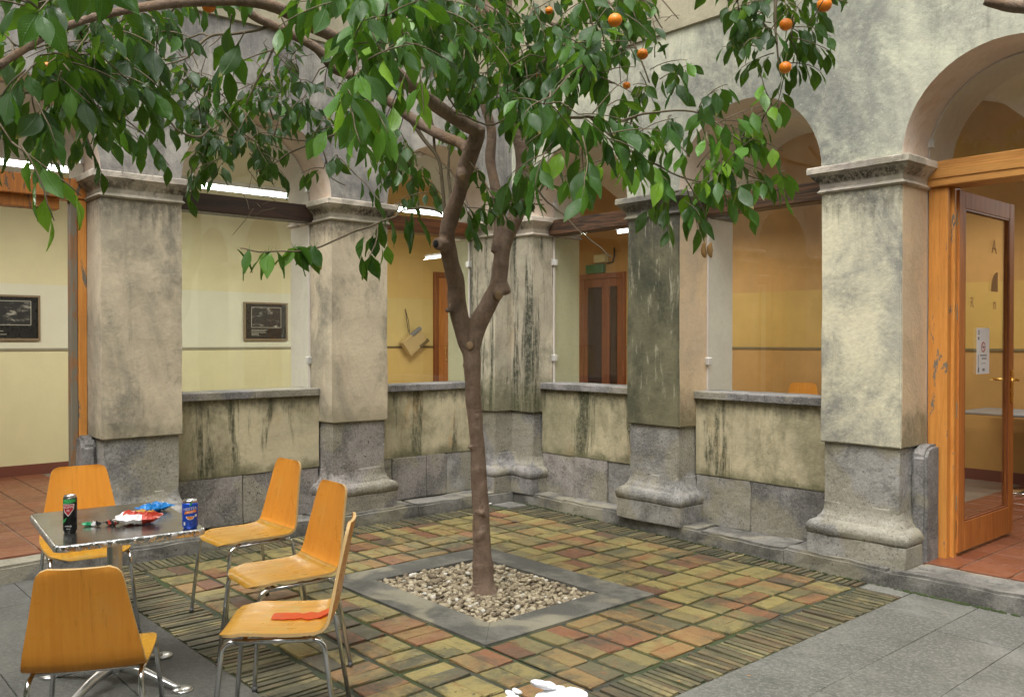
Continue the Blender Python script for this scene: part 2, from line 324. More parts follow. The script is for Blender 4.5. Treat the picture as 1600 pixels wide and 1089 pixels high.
def bark():
    t = NT('bark'); p = t.pos()
    n1 = t.noise(p, 9, 7, .7, .6)
    c = t.mix(t.ramp(n1, .35, .68), (.19, .125, .088), (.28, .20, .145))
    c = t.mix(t.ramp(t.noise(t.map(p, loc=(4, 4, 2)), 5, 6, .65), .52, .7, 0, .7), c, (.27, .165, .085))
    c = t.mix(t.ramp(t.noise(p, 26, 3, .6), .66, .72, 0, .55), c, (.30, .26, .18))
    c = t.mix(t.ramp(t.noise(p, 3, 6, .7), .55, .72, 0, .6), c, (.07, .05, .035))
    h = t.math('ADD', t.math('MULTIPLY', n1, 2), t.noise(t.map(p, (1, 1, .3)), 40, 6, .8))
    c = t.mix(t.ramp(t.noise(t.map(p, (1, 1, .3)), 40, 6, .8), .48, .7, 0, .35), c, (.075, .055, .04))
    t.bsdf(Base_Color=c, Roughness=.88, Normal=t.bump(h, .012)); return t.m
M['bark'] = bark()
M['twig'] = simple('twig_bark', (.13, .10, .06), .8)
M['twig_green'] = simple('green_twig', (.10, .13, .04), .6)
M['cut_wood'] = simple('cut_wood', (.30, .20, .11), .8)
M['hole'] = simple('dark_hollow', (.012, .01, .008), .9)
def leafmat(name, attr):
    t = NT(name); p = t.obj()
    if attr: r = t.n('Attribute', attribute_name='tone').outputs['Fac']
    else: r = t.n('ObjectInfo', {}).outputs['Color']
    if not attr: r = t.n('SeparateColor', {'Color': r}).outputs[0]
    cr = t.t.nodes.new('ShaderNodeValToRGB'); e = cr.color_ramp
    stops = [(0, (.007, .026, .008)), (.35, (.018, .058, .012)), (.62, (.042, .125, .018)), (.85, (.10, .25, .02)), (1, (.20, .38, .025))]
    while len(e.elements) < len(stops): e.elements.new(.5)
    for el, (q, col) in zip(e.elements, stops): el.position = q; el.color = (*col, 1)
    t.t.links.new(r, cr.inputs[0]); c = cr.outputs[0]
    uv = t.n('UVMap').outputs[0]
    s = t.n('SeparateXYZ', {'Vector': uv}); u, v = s.outputs[0], s.outputs[1]
    au = t.math('ABSOLUTE', t.math('SUBTRACT', u, .5))
    rib = t.ramp(au, .012, .035, .6, 0)
    ve = t.math('SINE', t.math('MULTIPLY', t.math('SUBTRACT', v, t.math('MULTIPLY', au, .55)), 75))
    vein = t.ramp(ve, .7, 1, 0, .3)
    c = t.mix(t.math('MAXIMUM', rib, vein), c, t.mix(.5, c, (.14, .26, .07)))
    tip = t.math('MULTIPLY', t.ramp(v, .82, 1.0), t.ramp(t.noise(t.pos(), 9, 2, .5), .53, .6, 0, .85))
    c = t.mix(tip, c, (.30, .22, .03))
    c = t.mix(t.ramp(t.noise(t.pos(), 120, 3, .7), .66, .72, 0, .4), c, (.20, .22, .10))
    rr = t.ramp(t.noise(t.pos(), 14, 3, .6), .35, .65, .2, .55)
    pr = t.n('BsdfPrincipled', {'Base Color': c, 'Roughness': rr, 'Normal': t.bump(t.math('ADD', vein, rib), .0012), 'Specular IOR Level': .42})
    tl = t.n('BsdfTranslucent', {'Color': t.mix(.55, c, (.22, .42, .02))})
    mx = t.n('MixShader', {0: .36}); t.t.links.new(pr.outputs[0], mx.inputs[1]); t.t.links.new(tl.outputs[0], mx.inputs[2])
    t.t.links.new(mx.outputs[0], t.out.inputs[0]); return t.m
M['leaf'] = leafmat('orange_leaf', False); M['leafs'] = leafmat('orange_foliage', True)
def fruit():
    t = NT('orange_peel'); p = t.obj()
    c = t.mix(t.ramp(t.noise(p, 20, 4, .6), .35, .7), (.85, .26, .015), (.75, .17, .01))
    t.bsdf(Base_Color=c, Roughness=.38, Normal=t.bump(t.noise(p, 260, 2, .5), .0012), Subsurface_Weight=.1, Subsurface_Radius=(.02, .008, .003)); return t.m
M['fruit'] = fruit()
M['sunlit_leaf'] = simple('white_sun_glare', (.85, .85, .88), .6)
M['dry'] = simple('withered_leaf', (.42, .24, .09), .8)
def tabletop():
    t = NT('table_steel'); p = t.obj()
    n1 = t.noise(p, 7, 5, .6, .3)
    t.bsdf(Base_Color=(.36, .355, .335), Metallic=.95, Roughness=t.ramp(n1, .3, .7, .13, .26), Normal=t.bump(t.noise(p, 200, 2, .5), .0003)); return t.m
M['table_top'] = tabletop()
def swirl():
    t = NT('swirled_aluminium'); p = t.obj()
    wv = t.n('TexWave', {'Vector': p, 'Scale': 14.0, 'Distortion': 5.0, 'Detail': 2.0, 'Detail Scale': 3.0}, wave_type='BANDS').outputs['Fac']
    t.bsdf(Base_Color=(.68, .68, .68), Metallic=1.0, Roughness=t.ramp(wv, .2, .8, .18, .5), Normal=t.bump(wv, .002)); return t.m
M['swirl'] = swirl()
for k, c, r in (('can_black', (.012, .013, .014), .25), ('can_blue', (.02, .09, .60), .25), ('can_green', (.06, .42, .12), .3), ('can_red', (.55, .03, .05), .3), ('can_white', (.8, .8, .8), .35), ('can_orange', (.85, .28, .03), .3),
                ('foil_red', (.42, .035, .015), .3), ('foil_white', (.72, .70, .70), .3), ('foil_blue', (.01, .20, .58), .28), ('foil_green', (.02, .30, .13), .3), ('foil_gold', (.55, .30, .06), .3)):
    M[k] = simple(k, c, r, .35 if k.startswith('can') else .15)

# ------------------------------------------------------------------ mesh helpers
def link(name, me, mat=None, parent=None, smooth=False, kind=None, label=None):
    o = bpy.data.objects.new(name, me); COL.objects.link(o)
    if mat is not None:
        for mm in (mat if isinstance(mat, (list, tuple)) else [mat]): me.materials.append(mm)
    if smooth:
        me.polygons.foreach_set('use_smooth', [True] * len(me.polygons))
    if parent is not None:
        o.parent = parent
        o.matrix_parent_inverse = parent_inv(parent)
    if kind: o['kind'] = kind
    if label: o['label'] = label
    return o
def wm(o):
    m = Matrix.LocRotScale(o.location, o.rotation_euler, o.scale)
    return wm(o.parent) @ o.matrix_parent_inverse @ m if o.parent else m
def parent_inv(p): return wm(p).inverted()
def thing(name, label, cat, loc=(0, 0, 0), group=None):
    o = bpy.data.objects.new(name, None); COL.objects.link(o); o.location = loc; o.empty_display_size = .1
    o['label'] = label; o['category'] = cat
    if group: o['group'] = group
    return o
def tag(o, label, cat, group=None):
    o['label'] = label; o['category'] = cat
    if group: o['group'] = group
    return o
class B:
    def __init__(s): s.bm = bmesh.new(); s.mi = 0
    def mark(s, fs):
        for f in fs: f.material_index = s.mi
    def box(s, x0, y0, z0, x1, y1, z1, bev=0.0, rot=None, mats=None):
        r = bmesh.ops.create_cube(s.bm, size=1)
        vs_ = r['verts']
        mtx = Matrix.Translation(((x0 + x1) / 2, (y0 + y1) / 2, (z0 + z1) / 2)) @ Matrix.Diagonal((abs(x1 - x0), abs(y1 - y0), abs(z1 - z0), 1))
        bmesh.ops.transform(s.bm, matrix=mtx, verts=vs_)
        fs = {f for v in vs_ for f in v.link_faces}; s.mark(fs)
        if bev:
            es = list({e for v in vs_ for e in v.link_edges})
            rr = bmesh.ops.bevel(s.bm, geom=es, offset=bev, segments=1, affect='EDGES', profile=.5)
            vs_ = list({v for f in rr['faces'] for v in f.verts} | {v for v in vs_ if v.is_valid})
            s.mark({f for v in vs_ for f in v.link_faces})
        if rot is not None: bmesh.ops.transform(s.bm, matrix=rot, verts=vs_)
        return vs_
    def poly(s, pts):
        f = s.bm.faces.new([s.bm.verts.new(p) for p in pts]); f.material_index = s.mi; return f
    def prism(s, pts, vec):
        a = [s.bm.verts.new(p) for p in pts]; b = [s.bm.verts.new(Vector(p) + Vector(vec)) for p in pts]
        n = len(a); fs = [s.bm.faces.new(a[::-1]), s.bm.faces.new(b)]
        for i in range(n): fs.append(s.bm.faces.new((a[i], a[(i + 1) % n], b[(i + 1) % n], b[i])))
        s.mark(fs); return a + b
    def tube(s, pts, rads, seg=10, caps=True, wob=0.0):
        pts = [Vector(p) for p in pts]
        if not isinstance(rads, (list, tuple)): rads = [rads] * len(pts)
        rings = []; up = None
        for i, p in enumerate(pts):
            t = (pts[min(i + 1, len(pts) - 1)] - pts[max(i - 1, 0)]).normalized()
            if up is None: up = t.orthogonal().normalized()
            up = (up - t * up.dot(t))
            up = up.normalized() if up.length > 1e-6 else t.orthogonal().normalized()
            sd_ = t.cross(up)
            ring = []
            for k in range(seg):
                a = 2 * math.pi * k / seg; r_ = rads[i]
                q = p + (up * math.cos(a) + sd_ * math.sin(a)) * r_
                if wob: q += (q - p) * wob * noise.noise(q * 9)
                ring.append(s.bm.verts.new(q))
            rings.append(ring)
        fs = []
        for i in range(len(rings) - 1):
            for k in range(seg):
                fs.append(s.bm.faces.new((rings[i][k], rings[i][(k + 1) % seg], rings[i + 1][(k + 1) % seg], rings[i + 1][k])))
        if caps: fs += [s.bm.faces.new(rings[0][::-1]), s.bm.faces.new(rings[-1])]
        s.mark(fs)
    def lathe(s, prof, c=(0, 0, 0), seg=24):
        rings = []
        for r_, z in prof:
            rings.append([s.bm.verts.new((c[0] + r_ * math.cos(2 * math.pi * k / seg), c[1] + r_ * math.sin(2 * math.pi * k / seg), c[2] + z)) for k in range(seg)])
        fs = []
        for i in range(len(rings) - 1):
            for k in range(seg): fs.append(s.bm.faces.new((rings[i][k], rings[i][(k + 1) % seg], rings[i + 1][(k + 1) % seg], rings[i + 1][k])))
        fs += [s.bm.faces.new(rings[0][::-1]), s.bm.faces.new(rings[-1])]; s.mark(fs)
    def ball(s, c, r, sub=2, sc=(1, 1, 1), rot=None):
        q = bmesh.ops.create_icosphere(s.bm, subdivisions=sub, radius=r)['verts']
        m = Matrix.Translation(c) @ (rot.to_4x4() if rot else Matrix.Identity(4)) @ Matrix.Diagonal((*sc, 1))
        bmesh.ops.transform(s.bm, matrix=m, verts=q); s.mark({f for v in q for f in v.link_faces}); return q
    def rough(s, amp, freq=6, cuts=2, maxe=.12):
        for _ in range(cuts):
            es = [e for e in s.bm.edges if e.calc_length() > maxe]
            if not es: break
            bmesh.ops.subdivide_edges(s.bm, edges=es, cuts=1, use_grid_fill=True)
        bmesh.ops.triangulate(s.bm, faces=[f for f in s.bm.faces if len(f.verts) > 4])
        for v in s.bm.verts:
            v.co += Vector((noise.noise(v.co * freq), noise.noise(v.co * freq + Vector((9, 2, 5))), noise.noise(v.co * freq + Vector((3, 7, 1))))) * amp
    def done(s, name, mat=None, parent=None, smooth=False, recalc=True, **kw):
        if recalc: bmesh.ops.recalc_face_normals(s.bm, faces=s.bm.faces)
        me = bpy.data.meshes.new(name); s.bm.to_mesh(me); s.bm.free()
        return link(name, me, mat, parent, smooth, **kw)
def setb(o, base):
    pass
def offset_poly(pts, d):
    n = len(pts); out = []
    area = sum(pts[i][0] * pts[(i + 1) % n][1] - pts[(i + 1) % n][0] * pts[i][1] for i in range(n))
    sg = 1 if area > 0 else -1
    for i in range(n):
        p0, p1, p2 = (Vector((*pts[(i - 1) % n], 0)), Vector((*pts[i], 0)), Vector((*pts[(i + 1) % n], 0)))
        a = (p1 - p0).normalized(); b = (p2 - p1).normalized()
        n1 = Vector((a.y, -a.x, 0)) * sg; n2 = Vector((b.y, -b.x, 0)) * sg
        m = n1 + n2; k = d / max(.2, (1 + n1.dot(n2)))
        out.append((p1.x + m.x * k, p1.y + m.y * k))
    return out
def moulding(bld, outline, prof):
    rings = [[bld.bm.verts.new((x, y, z)) for x, y in offset_poly(outline, o)] for o, z in prof]
    n = len(outline); fs = []
    for i in range(len(rings) - 1):
        for k in range(n): fs.append(bld.bm.faces.new((rings[i][k], rings[i][(k + 1) % n], rings[i + 1][(k + 1) % n], rings[i + 1][k])))
    fs += [bld.bm.faces.new(rings[0][::-1]), bld.bm.faces.new(rings[-1])]; bld.mark(fs)
def text_mesh(body, size, ext=.0005):
    cu = bpy.data.curves.new('lettering', 'FONT'); cu.body = body; cu.size = size; cu.extrude = ext; cu.align_x = 'CENTER'; cu.align_y = 'CENTER'; cu.resolution_u = 3
    o = bpy.data.objects.new('tmp', cu); COL.objects.link(o)
    dg = bpy.context.evaluated_depsgraph_get(); me = bpy.data.meshes.new_from_object(o.evaluated_get(dg))
    bpy.data.objects.remove(o); return me

# ------------------------------------------------------------------ wall frames: s = distance from the corner, d = depth into the wall
GZ = 0.12                                             # gallery floor
class Side:
    def __init__(s, right, off): s.r = right; s.off = off
    def p(s, a, d, z=None):
        d = d + s.off
        q = (a, d) if s.r else (-d, -a)
        return q if z is None else (*q, z)
RT = Side(True, 0.0); LT = Side(False, 0.15)          # d values below are for the right wall
def sbox(b, S, s0, s1, d0, d1, z0, z1, bev=0.0):
    x0, y0 = S.p(s0, d0); x1, y1 = S.p(s1, d1)
    return b.box(min(x0, x1), min(y0, y1), z0, max(x0, x1), max(y0, y1), z1, bev)
def front(S, s):
    if S.r: return .02 - .10 * min(1, s / 1.5) if s < 1.5 else -.08
    return -.10 + .02 * min(1, s / 1.3) if s < 1.3 else -.08
GL, BK = .29, .65
ARCH_R = [(.26, 1.515), (2.05, 3.25), (3.80, 5.0), (5.55, 6.75)]
ARCH_L = [(.19, 1.396), (1.94, 3.175), (3.73, 4.93), (5.48, 6.68)]
SPR = 2.71

def upper_wall(S, arches, root, mat, end=9.6, top=7.5):
    b = B(); nseg = 28
    def face(dfun, dz):
        cols = []
        last = 0.0 if S.r else 0.0
        s_prev = -.05 if S.r else -.05
        if dz: s_prev = -.65
        for (a, c) in arches:
            cols.append(('q', s_prev, a)); cols.append(('a', a, c)); s_prev = c
        cols.append(('q', s_prev, end))
        for k, a, c in cols:
            n = nseg if k == 'a' else max(1, int((c - a) / .5))
            m = (a + c) / 2; r = (c - a) / 2
            for i in range(n):
                if k == 'a':
                    t0 = math.pi * (1 - i / n); t1 = math.pi * (1 - (i + 1) / n)
                    p0 = (m + r * math.cos(t0), SPR + r * math.sin(t0)); p1 = (m + r * math.cos(t1), SPR + r * math.sin(t1))
                else:
                    p0 = (a + (c - a) * i / n, SPR); p1 = (a + (c - a) * (i + 1) / n, SPR)
                b.poly([S.p(p0[0], dfun(p0[0]), p0[1]), S.p(p1[0], dfun(p1[0]), p1[1]), S.p(p1[0], dfun(p1[0]), top), S.p(p0[0], dfun(p0[0]), top)])
    face(lambda s: front(S, s), False)
    face(lambda s: BK, True)
    b.poly([S.p(-.05, front(S, 0), top), S.p(end, front(S, 3), top), S.p(end, BK, top), S.p(-.65, BK, top)])
    b.done('wall_face', mat, root, recalc=False)
    for (a, c) in arches:
        m = (a + c) / 2; r = (c - a) / 2
        for nm, d0, d1, mt in (('arch_soffit', None, GL, M['soffit']), ('inner_soffit', GL, BK, M['reveal'])):
            q = B(); n = nseg
            rr = r if d0 is None else r - .008
            for i in range(n):
                t0 = math.pi * (1 - i / n); t1 = math.pi * (1 - (i + 1) / n)
                p0 = (m + rr * math.cos(t0), SPR + rr * math.sin(t0)); p1 = (m + rr * math.cos(t1), SPR + rr * math.sin(t1))
                da0 = front(S, p0[0]) if d0 is None else d0; da1 = front(S, p1[0]) if d0 is None else d0
                q.poly([S.p(p0[0], da0, p0[1]), S.p(p0[0], d1, p0[1]), S.p(p1[0], d1, p1[1]), S.p(p1[0], da1, p1[1])])
            bmesh.ops.remove_doubles(q.bm, verts=q.bm.verts, dist=.0005)
            q.done(nm, mt, root, smooth=True, recalc=False)
    q = B()                                            # string course
    pr = [(0, 3.97), (.022, 3.975), (.022, 4.0), (.018, 4.5), (.018, 7.4)]
    for i in range(len(pr) - 1):
        for s0, s1 in ((-.1, 1.5), (1.5, end)):
            (o0, z0), (o1, z1) = pr[i], pr[i + 1]
            q.poly([S.p(s0, front(S, max(s0, 0)) - o0, z0), S.p(s1, front(S, s1) - o0, z0), S.p(s1, front(S, s1) - o1, z1), S.p(s0, front(S, max(s0, 0)) - o1, z1)])
    q.done('string_course', M['high'], root, recalc=False)

def parapet(S, s0, s1, root, stones):
    b = B(); sbox(b, S, s0, s1, .14, GL + .12, .48, 1.08); b.rough(.004, 4, 3, .2)
    pp = b.done('parapet', M['parapet'], root)
    n = max(2, round((s1 - s0) / .62)); e = [s0 + (s1 - s0) * i / n + (R.uniform(-.06, .06) if 0 < i < n else 0) for i in range(n + 1)]
    for i in range(n):
        b = B(); sbox(b, S, e[i] + .002, e[i + 1] - .002, .115 - R.uniform(0, .012), GL + .14, 1.081, 1.142, .006); b.rough(.003, 12, 2, .12)
        b.done('sill', M['sill'], pp)
    e = [s0]
    while e[-1] < s1 - .3: e.append(e[-1] + R.uniform(*stones))
    if s1 - e[-1] < .15: e[-1] = s1
    else: e.append(s1)
    for i in range(len(e) - 1):
        b = B(); sbox(b, S, e[i] + .003, e[i + 1] - .003, .15 - R.uniform(0, .012), .40, .09, .478, .006); b.rough(.006, 7, 3, .12)
        b.done('plinth_stone', R.choice([M['granite'], M['granite2'], M['granite_red']]), pp)
    # glass behind the sill
    return pp

def clamp(S, s, z, root, side):
    b = B(); sbox(b, S, s - .034 if side < 0 else s - .020, s + .020 if side < 0 else s + .034, GL - .030, GL + .022, z - .030, z + .030, .004)
    b.mi = 1
    for dz in (-.012, .012): sbox(b, S, s - .003, s + .003, GL - .031, GL - .027, z + dz - .003, z + dz + .003)
    b.done('glass_clamp', [M['clamp'], M['black']], root)

def window(S, a, c, root, beam_mat):
    b = B(); sbox(b, S, a - .01, c + .01, GL - .004, GL + .004, 1.143, 2.549); g = b.done('glass_pane', M['glass'], root)
    for s_, sd_ in ((a, 1), (c, -1)):
        for z in (1.376, 2.295): clamp(S, s_, z, g, sd_)
    b = B()
    for s_ in (a + .006, c - .006): sbox(b, S, s_ - .006, s_ + .006, GL - .009, GL + .009, 1.143, 2.549)
    b.done('glass_seal', M['seal'], g)
    fan(S, a, c, root, 2.692)
    b = B(); sbox(b, S, a - .02, c + .02, GL - .075, GL + .10, 2.55, 2.69, .008); b.rough(.003, 5, 2, .3)
    b.done('beam', beam_mat, root)

def fan(S, a, c, root, z0):
    m = (a + c) / 2; r = (c - a) / 2 - .001; n = 28
    pts = [(a, z0), ] + [(m + r * math.cos(math.pi * (1 - i / n)), SPR + .001 + r * math.sin(math.pi * (1 - i / n))) for i in range(n + 1)] + [(c, z0)]
    q = B(); u = Vector(S.p(0, .008, 0)) - Vector(S.p(0, 0, 0))
    q.prism([S.p(x, GL - .004, z) for x, z in pts], u)
    g = q.done('fanlight_glass', M['glass'], root)
    q = B(); q.tube([S.p(m + (r - .004) * math.cos(math.pi * (1 - i / n)), GL, SPR + (r - .004) * math.sin(math.pi * (1 - i / n))) for i in range(n + 1)], .008, 6)
    q.done('glass_seal', M['seal'], g, smooth=True)
    clamp(S, a, 2.84, g, 1); clamp(S, c, 2.84, g, -1)
    b = B(); sbox(b, S, m - .025, m + .025, GL - .03, GL + .02, SPR + r - .04, SPR + r + .01, .004); b.done('glass_clamp', M['clamp'], g)

CAPP = [(-.004, 2.535), (.012, 2.538), (.022, 2.548), (.012, 2.560), (.006, 2.568), (.010, 2.600), (.022, 2.618), (.040, 2.634), (.052, 2.650), (.058, 2.656), (.060, 2.664), (.072, 2.668), (.072, 2.705), (.068, 2.712)]
BASEP = [(.08, .145 + .10), (.082, .255), (.09, .275), (.088, .305), (.07, .33), (.045, .34), (.035, .345), (.034, .355), (.018, .37), (.006, .40), (0, .45), (0, .46)]
def pillar(S, s0, s1, shaft_mat, side_mat, inner_mat, label, cap='capital', outline=None, guard=None, pl_mat='granite'):
    c = S.p((s0 + s1) / 2, .2)
    root = thing('pillar', label, 'pillar', (c[0], c[1], .1), 'pillars of the arcade')
    def rect(a, b_, d0, d1): return [S.p(a, d0), S.p(b_, d0), S.p(b_, d1), S.p(a, d1)]
    if outline:
        die, pla = outline(.02), outline(0); shaft_o = outline(0, GL)
    else:
        die, pla, shaft_o = rect(s0 + .02, s1 - .02, -.06, GL), rect(s0, s1, -.08, BK), rect(s0, s1, -.08, GL)
    b = B(); moulding(b, shaft_o, [(-.006, .858), (0, .866), (0, 1.3), (0, 1.8), (0, 2.2), (0, 2.54)])
    if shaft_mat is not side_mat:
        bmesh.ops.recalc_face_normals(b.bm, faces=b.bm.faces)
        nv = (Vector(S.p(0, 0, 0)) - Vector(S.p(0, 1, 0)))
        for f in b.bm.faces:
            if abs(f.normal.dot(nv)) < .5 and abs(f.normal.z) < .5: f.material_index = 1
    bmesh.ops.bevel(b.bm, geom=[e for e in b.bm.edges if abs((e.verts[0].co - e.verts[1].co).normalized().z) > .9 and e.calc_face_angle(0) > .5], offset=.008, segments=2, affect='EDGES')
    b.rough(.006, 3.5, 3, .18)
    b.done('shaft', [shaft_mat, side_mat], root)
    if not outline:
        b = B(); sbox(b, S, s0 + .008, s1 - .008, GL + .001, BK, .12, 2.54); b.done('inner_shaft', inner_mat, root)
    else:
        b = B(); b.prism([(x, y, .12) for x, y in outline(.008, BK, GL)], (0, 0, 2.42)); b.done('inner_shaft', inner_mat, root)
    b = B(); moulding(b, pla, CAPP); b.rough(.0025, 9, 3, .14); b.done('capital', M[cap], root)
    b = B(); moulding(b, die, [(0, .30), (0, .5), (0, .7), (-.002, .857)]); b.rough(.007, 7, 3, .12); b.done('pedestal', M[pl_mat], root)
    b = B(); moulding(b, die, BASEP); b.rough(.006, 8, 2, .12); b.done('base_moulding', M[pl_mat], root, smooth=True)
    b = B(); moulding(b, die, [(.078, .09), (.08, .12), (.08, .238), (.074, .246)]); b.rough(.006, 6, 3, .12); b.done('plinth', M[pl_mat], root)
    if guard:
        g0, g1 = guard
        b = B()
        pts = [(.09, .1), (.09, .80), (.13, .855), (.2, .868), (.29, .868), (.29, .1)]
        q0 = Vector(S.p(g0, 0, 0)); q1 = Vector(S.p(g1, 0, 0))
        b.prism([S.p(g0, d, z) for d, z in pts], q1 - q0)
        bmesh.ops.bevel(b.bm, geom=list(b.bm.edges), offset=.018, segments=2, affect='EDGES'); b.rough(.006, 7, 2, .12)
        b.done('guard_stone', M['granite2'], root)
    return root

# ------------------------------------------------------------------ ground
b = B(); b.poly([(-60, -60, -.06), (60, -60, -.06), (60, 60, -.06), (-60, 60, -.06)]); g = b.done('ground', M['ground']); g['kind'] = 'structure'
PX0, PX1, PY0, PY1 = 1.275, 2.905, -2.76, -1.425
yard = B()
for x0, y0, x1, y1 in ((-.3, -10, 10, PY0 + .01), (-.3, PY1 - .01, 10, .4), (-.3, PY0, PX0 + .01, PY1), (PX1 - .01, PY0, 10, PY1)):
    yard.box(x0, y0, -.05, x1, y1, -.012 if x0 > 3 else -.011)
pave = yard.done('courtyard_paving', M['joint']); pave['kind'] = 'structure'
# field of paired bricks
FX0, FX1, FY0, FY1 = .30, 3.64, -3.57, -.37
NX, NY = 14, 12; px_, py_ = (FX1 - FX0) / NX, (FY1 - FY0) / NY
def brick_mesh(L, W, k):
    rr = random.Random(k); b = B(); vs_ = b.box(-L / 2, -W / 2, -.03, L / 2, W / 2, 0, .004)
    for v in b.bm.verts:
        v.co.x += rr.uniform(-.004, .004); v.co.y += rr.uniform(-.003, .003)
        if v.co.z > -.01: v.co.z += rr.uniform(-.0015, .0015)
    bmesh.ops.recalc_face_normals(b.bm, faces=b.bm.faces)
    me = bpy.data.meshes.new('brick'); b.bm.to_mesh(me); b.bm.free(); me.materials.append(M['brick']); return me
BV = [brick_mesh(.214, .110, 40 + k) for k in range(9)]
for i in range(NX):
    for j in range(NY):
        cx = FX0 + (i + .5) * px_; cyy = FY0 + (j + .5) * py_
        if PX0 - .06 < cx < PX1 + .06 and PY0 - .06 < cyy < PY1 + .06: continue
        alongx = R.random() < .72
        for q in (-1, 1):
            if alongx: x, y, rz, sx, sy = cx, cyy + q * .0576, 0, 1.0, 1.04
            else: x, y, rz, sx, sy = cx + q * .0532, cyy, math.pi / 2, 1.10, .96
            o = bpy.data.objects.new('brick', R.choice(BV)); COL.objects.link(o); o.parent = pave
            o.location = (x + R.uniform(-.003, .003), y + R.uniform(-.003, .003), R.uniform(-.003, .003))
            o.rotation_euler = (R.uniform(-.010, .010), R.uniform(-.010, .010), rz + R.uniform(-.02, .02)); o.scale = (sx, sy, 1)
# bricks on edge round the field
b = B(); tone = []
def eb(x0, y0, x1, y1, rz):
    cx, cyy = (x0 + x1) / 2, (y0 + y1) / 2; z = R.uniform(-.007, .002)
    vs_ = b.box(-(x1 - x0) / 2, -(y1 - y0) / 2, -.04, (x1 - x0) / 2, (y1 - y0) / 2, z)
    m = Matrix.Translation((cx, cyy, 0)) @ Euler((R.uniform(-.02, .02), R.uniform(-.02, .02), rz)).to_matrix().to_4x4()
    for v in vs_: v.co.x += R.uniform(-.002, .002); v.co.y += R.uniform(-.002, .002)
    bmesh.ops.transform(b.bm, matrix=m, verts=vs_); tone.extend([R.random()] * 6)
s = .30
while s < 3.62:      # along the right kerb
    t = R.uniform(.022, .032); eb(s, -.345 + R.uniform(-.012, .012), s + t, -.06 - .03 * s + R.uniform(-.01, .01), R.uniform(-.03, .03)); s += t + R.uniform(.010, .020)
s = -.36
while s > -3.57:     # along the left kerb
    t = R.uniform(.022, .032); eb(.045 + R.uniform(-.01, .01), s - t, .28 + R.uniform(-.01, .01), s, R.uniform(-.03, .03)); s -= t + R.uniform(.010, .020)
s = .05
while s < 3.93:      # near strip
    t = R.uniform(.022, .034); eb(s, -3.885 + R.uniform(-.012, .01), s + t, -3.595 + R.uniform(-.01, .01), R.uniform(-.03, .03)); s += t + R.uniform(.008, .016)
s = -.36
while s > -3.59:     # right strip
    t = R.uniform(.022, .034); eb(3.665 + R.uniform(-.01, .01), s - t, 3.925 + R.uniform(-.01, .01), s, R.uniform(-.03, .03)); s -= t + R.uniform(.008, .016)
eo = b.done('edge_brick', M['edge_brick'], pave, recalc=False); eo['kind'] = 'stuff'
at = eo.data.attributes.new('tone', 'FLOAT', 'FACE')
for i, v in enumerate(tone[:len(eo.data.polygons)]): at.data[i].value = v
def slab(x0, y0, x1, y1, parent=pave, mat=None, name='slab', z=0.0):
    b = B(); b.box(x0 + .0022, y0 + .0022, -.05, x1 - .0022, y1 - .0022, z + R.uniform(-.0015, .0015), .002)
    for v in b.bm.verts:
        if v.co.z > -.02: v.co.z += R.uniform(-.0012, .0012)
    b.done(name, mat or M['slab'], parent)
slab(.04, -.30, .28, -.07, mat=M['kerb']); slab(3.66, -.345, 3.93, -.20)
for i in range(7):
    x0 = 3.935 + i * .385; y = -.20 - (.62 if i % 2 else 0)
    if i % 2: slab(x0, y, x0 + .385, -.20)
    while y > -7: slab(x0, y - 1.2, x0 + .385, y); y -= 1.2
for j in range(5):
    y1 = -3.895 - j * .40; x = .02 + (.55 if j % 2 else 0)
    if j % 2: slab(.02, y1 - .4, .57, y1, mat=M['slab_shaded'])
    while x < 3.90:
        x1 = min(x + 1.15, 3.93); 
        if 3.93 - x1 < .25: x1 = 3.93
        slab(x, y1 - .4, x1, y1, mat=M['slab_shaded']); x = x1
# tree pit
def pit_side(pts):
    b = B(); b.prism([(x, y, -.08) for x, y in pts], (0, 0, .082)); b.rough(.0015, 6, 2, .3); b.done('pit_edging', M['pit'], pave)
IX0, IX1, IY0, IY1 = PX0 + .245, PX1 - .245, PY0 + .23, PY1 - .23
k = .0015
pit_side([(PX0, PY0), (PX1, PY0), (IX1 - k, IY0), (IX0 + k, IY0)]); pit_side([(PX1, PY0 + k), (PX1, PY1 - k), (IX1, IY1 - k), (IX1, IY0 + k)])
pit_side([(PX1 - k, PY1), (PX0 + k, PY1), (IX0 + k, IY1), (IX1 - k, IY1)]); pit_side([(PX0, PY1 - k), (PX0, PY0 + k), (IX0, IY0 + k), (IX0, IY1 - k)])
b = B(); b.box(IX0 - .02, IY0 - .02, -.07, IX1 + .02, IY1 + .02, -.045); so = b.done('pit_soil', M['ground'], pave)
b = B(); tone = []; base = bmesh.new(); bmesh.ops.create_icosphere(base, subdivisions=1, radius=1)
bv = [v.co.copy() for v in base.verts]; bf = [[v.index for v in f.verts] for f in base.faces]; base.free()
verts, faces = [], []
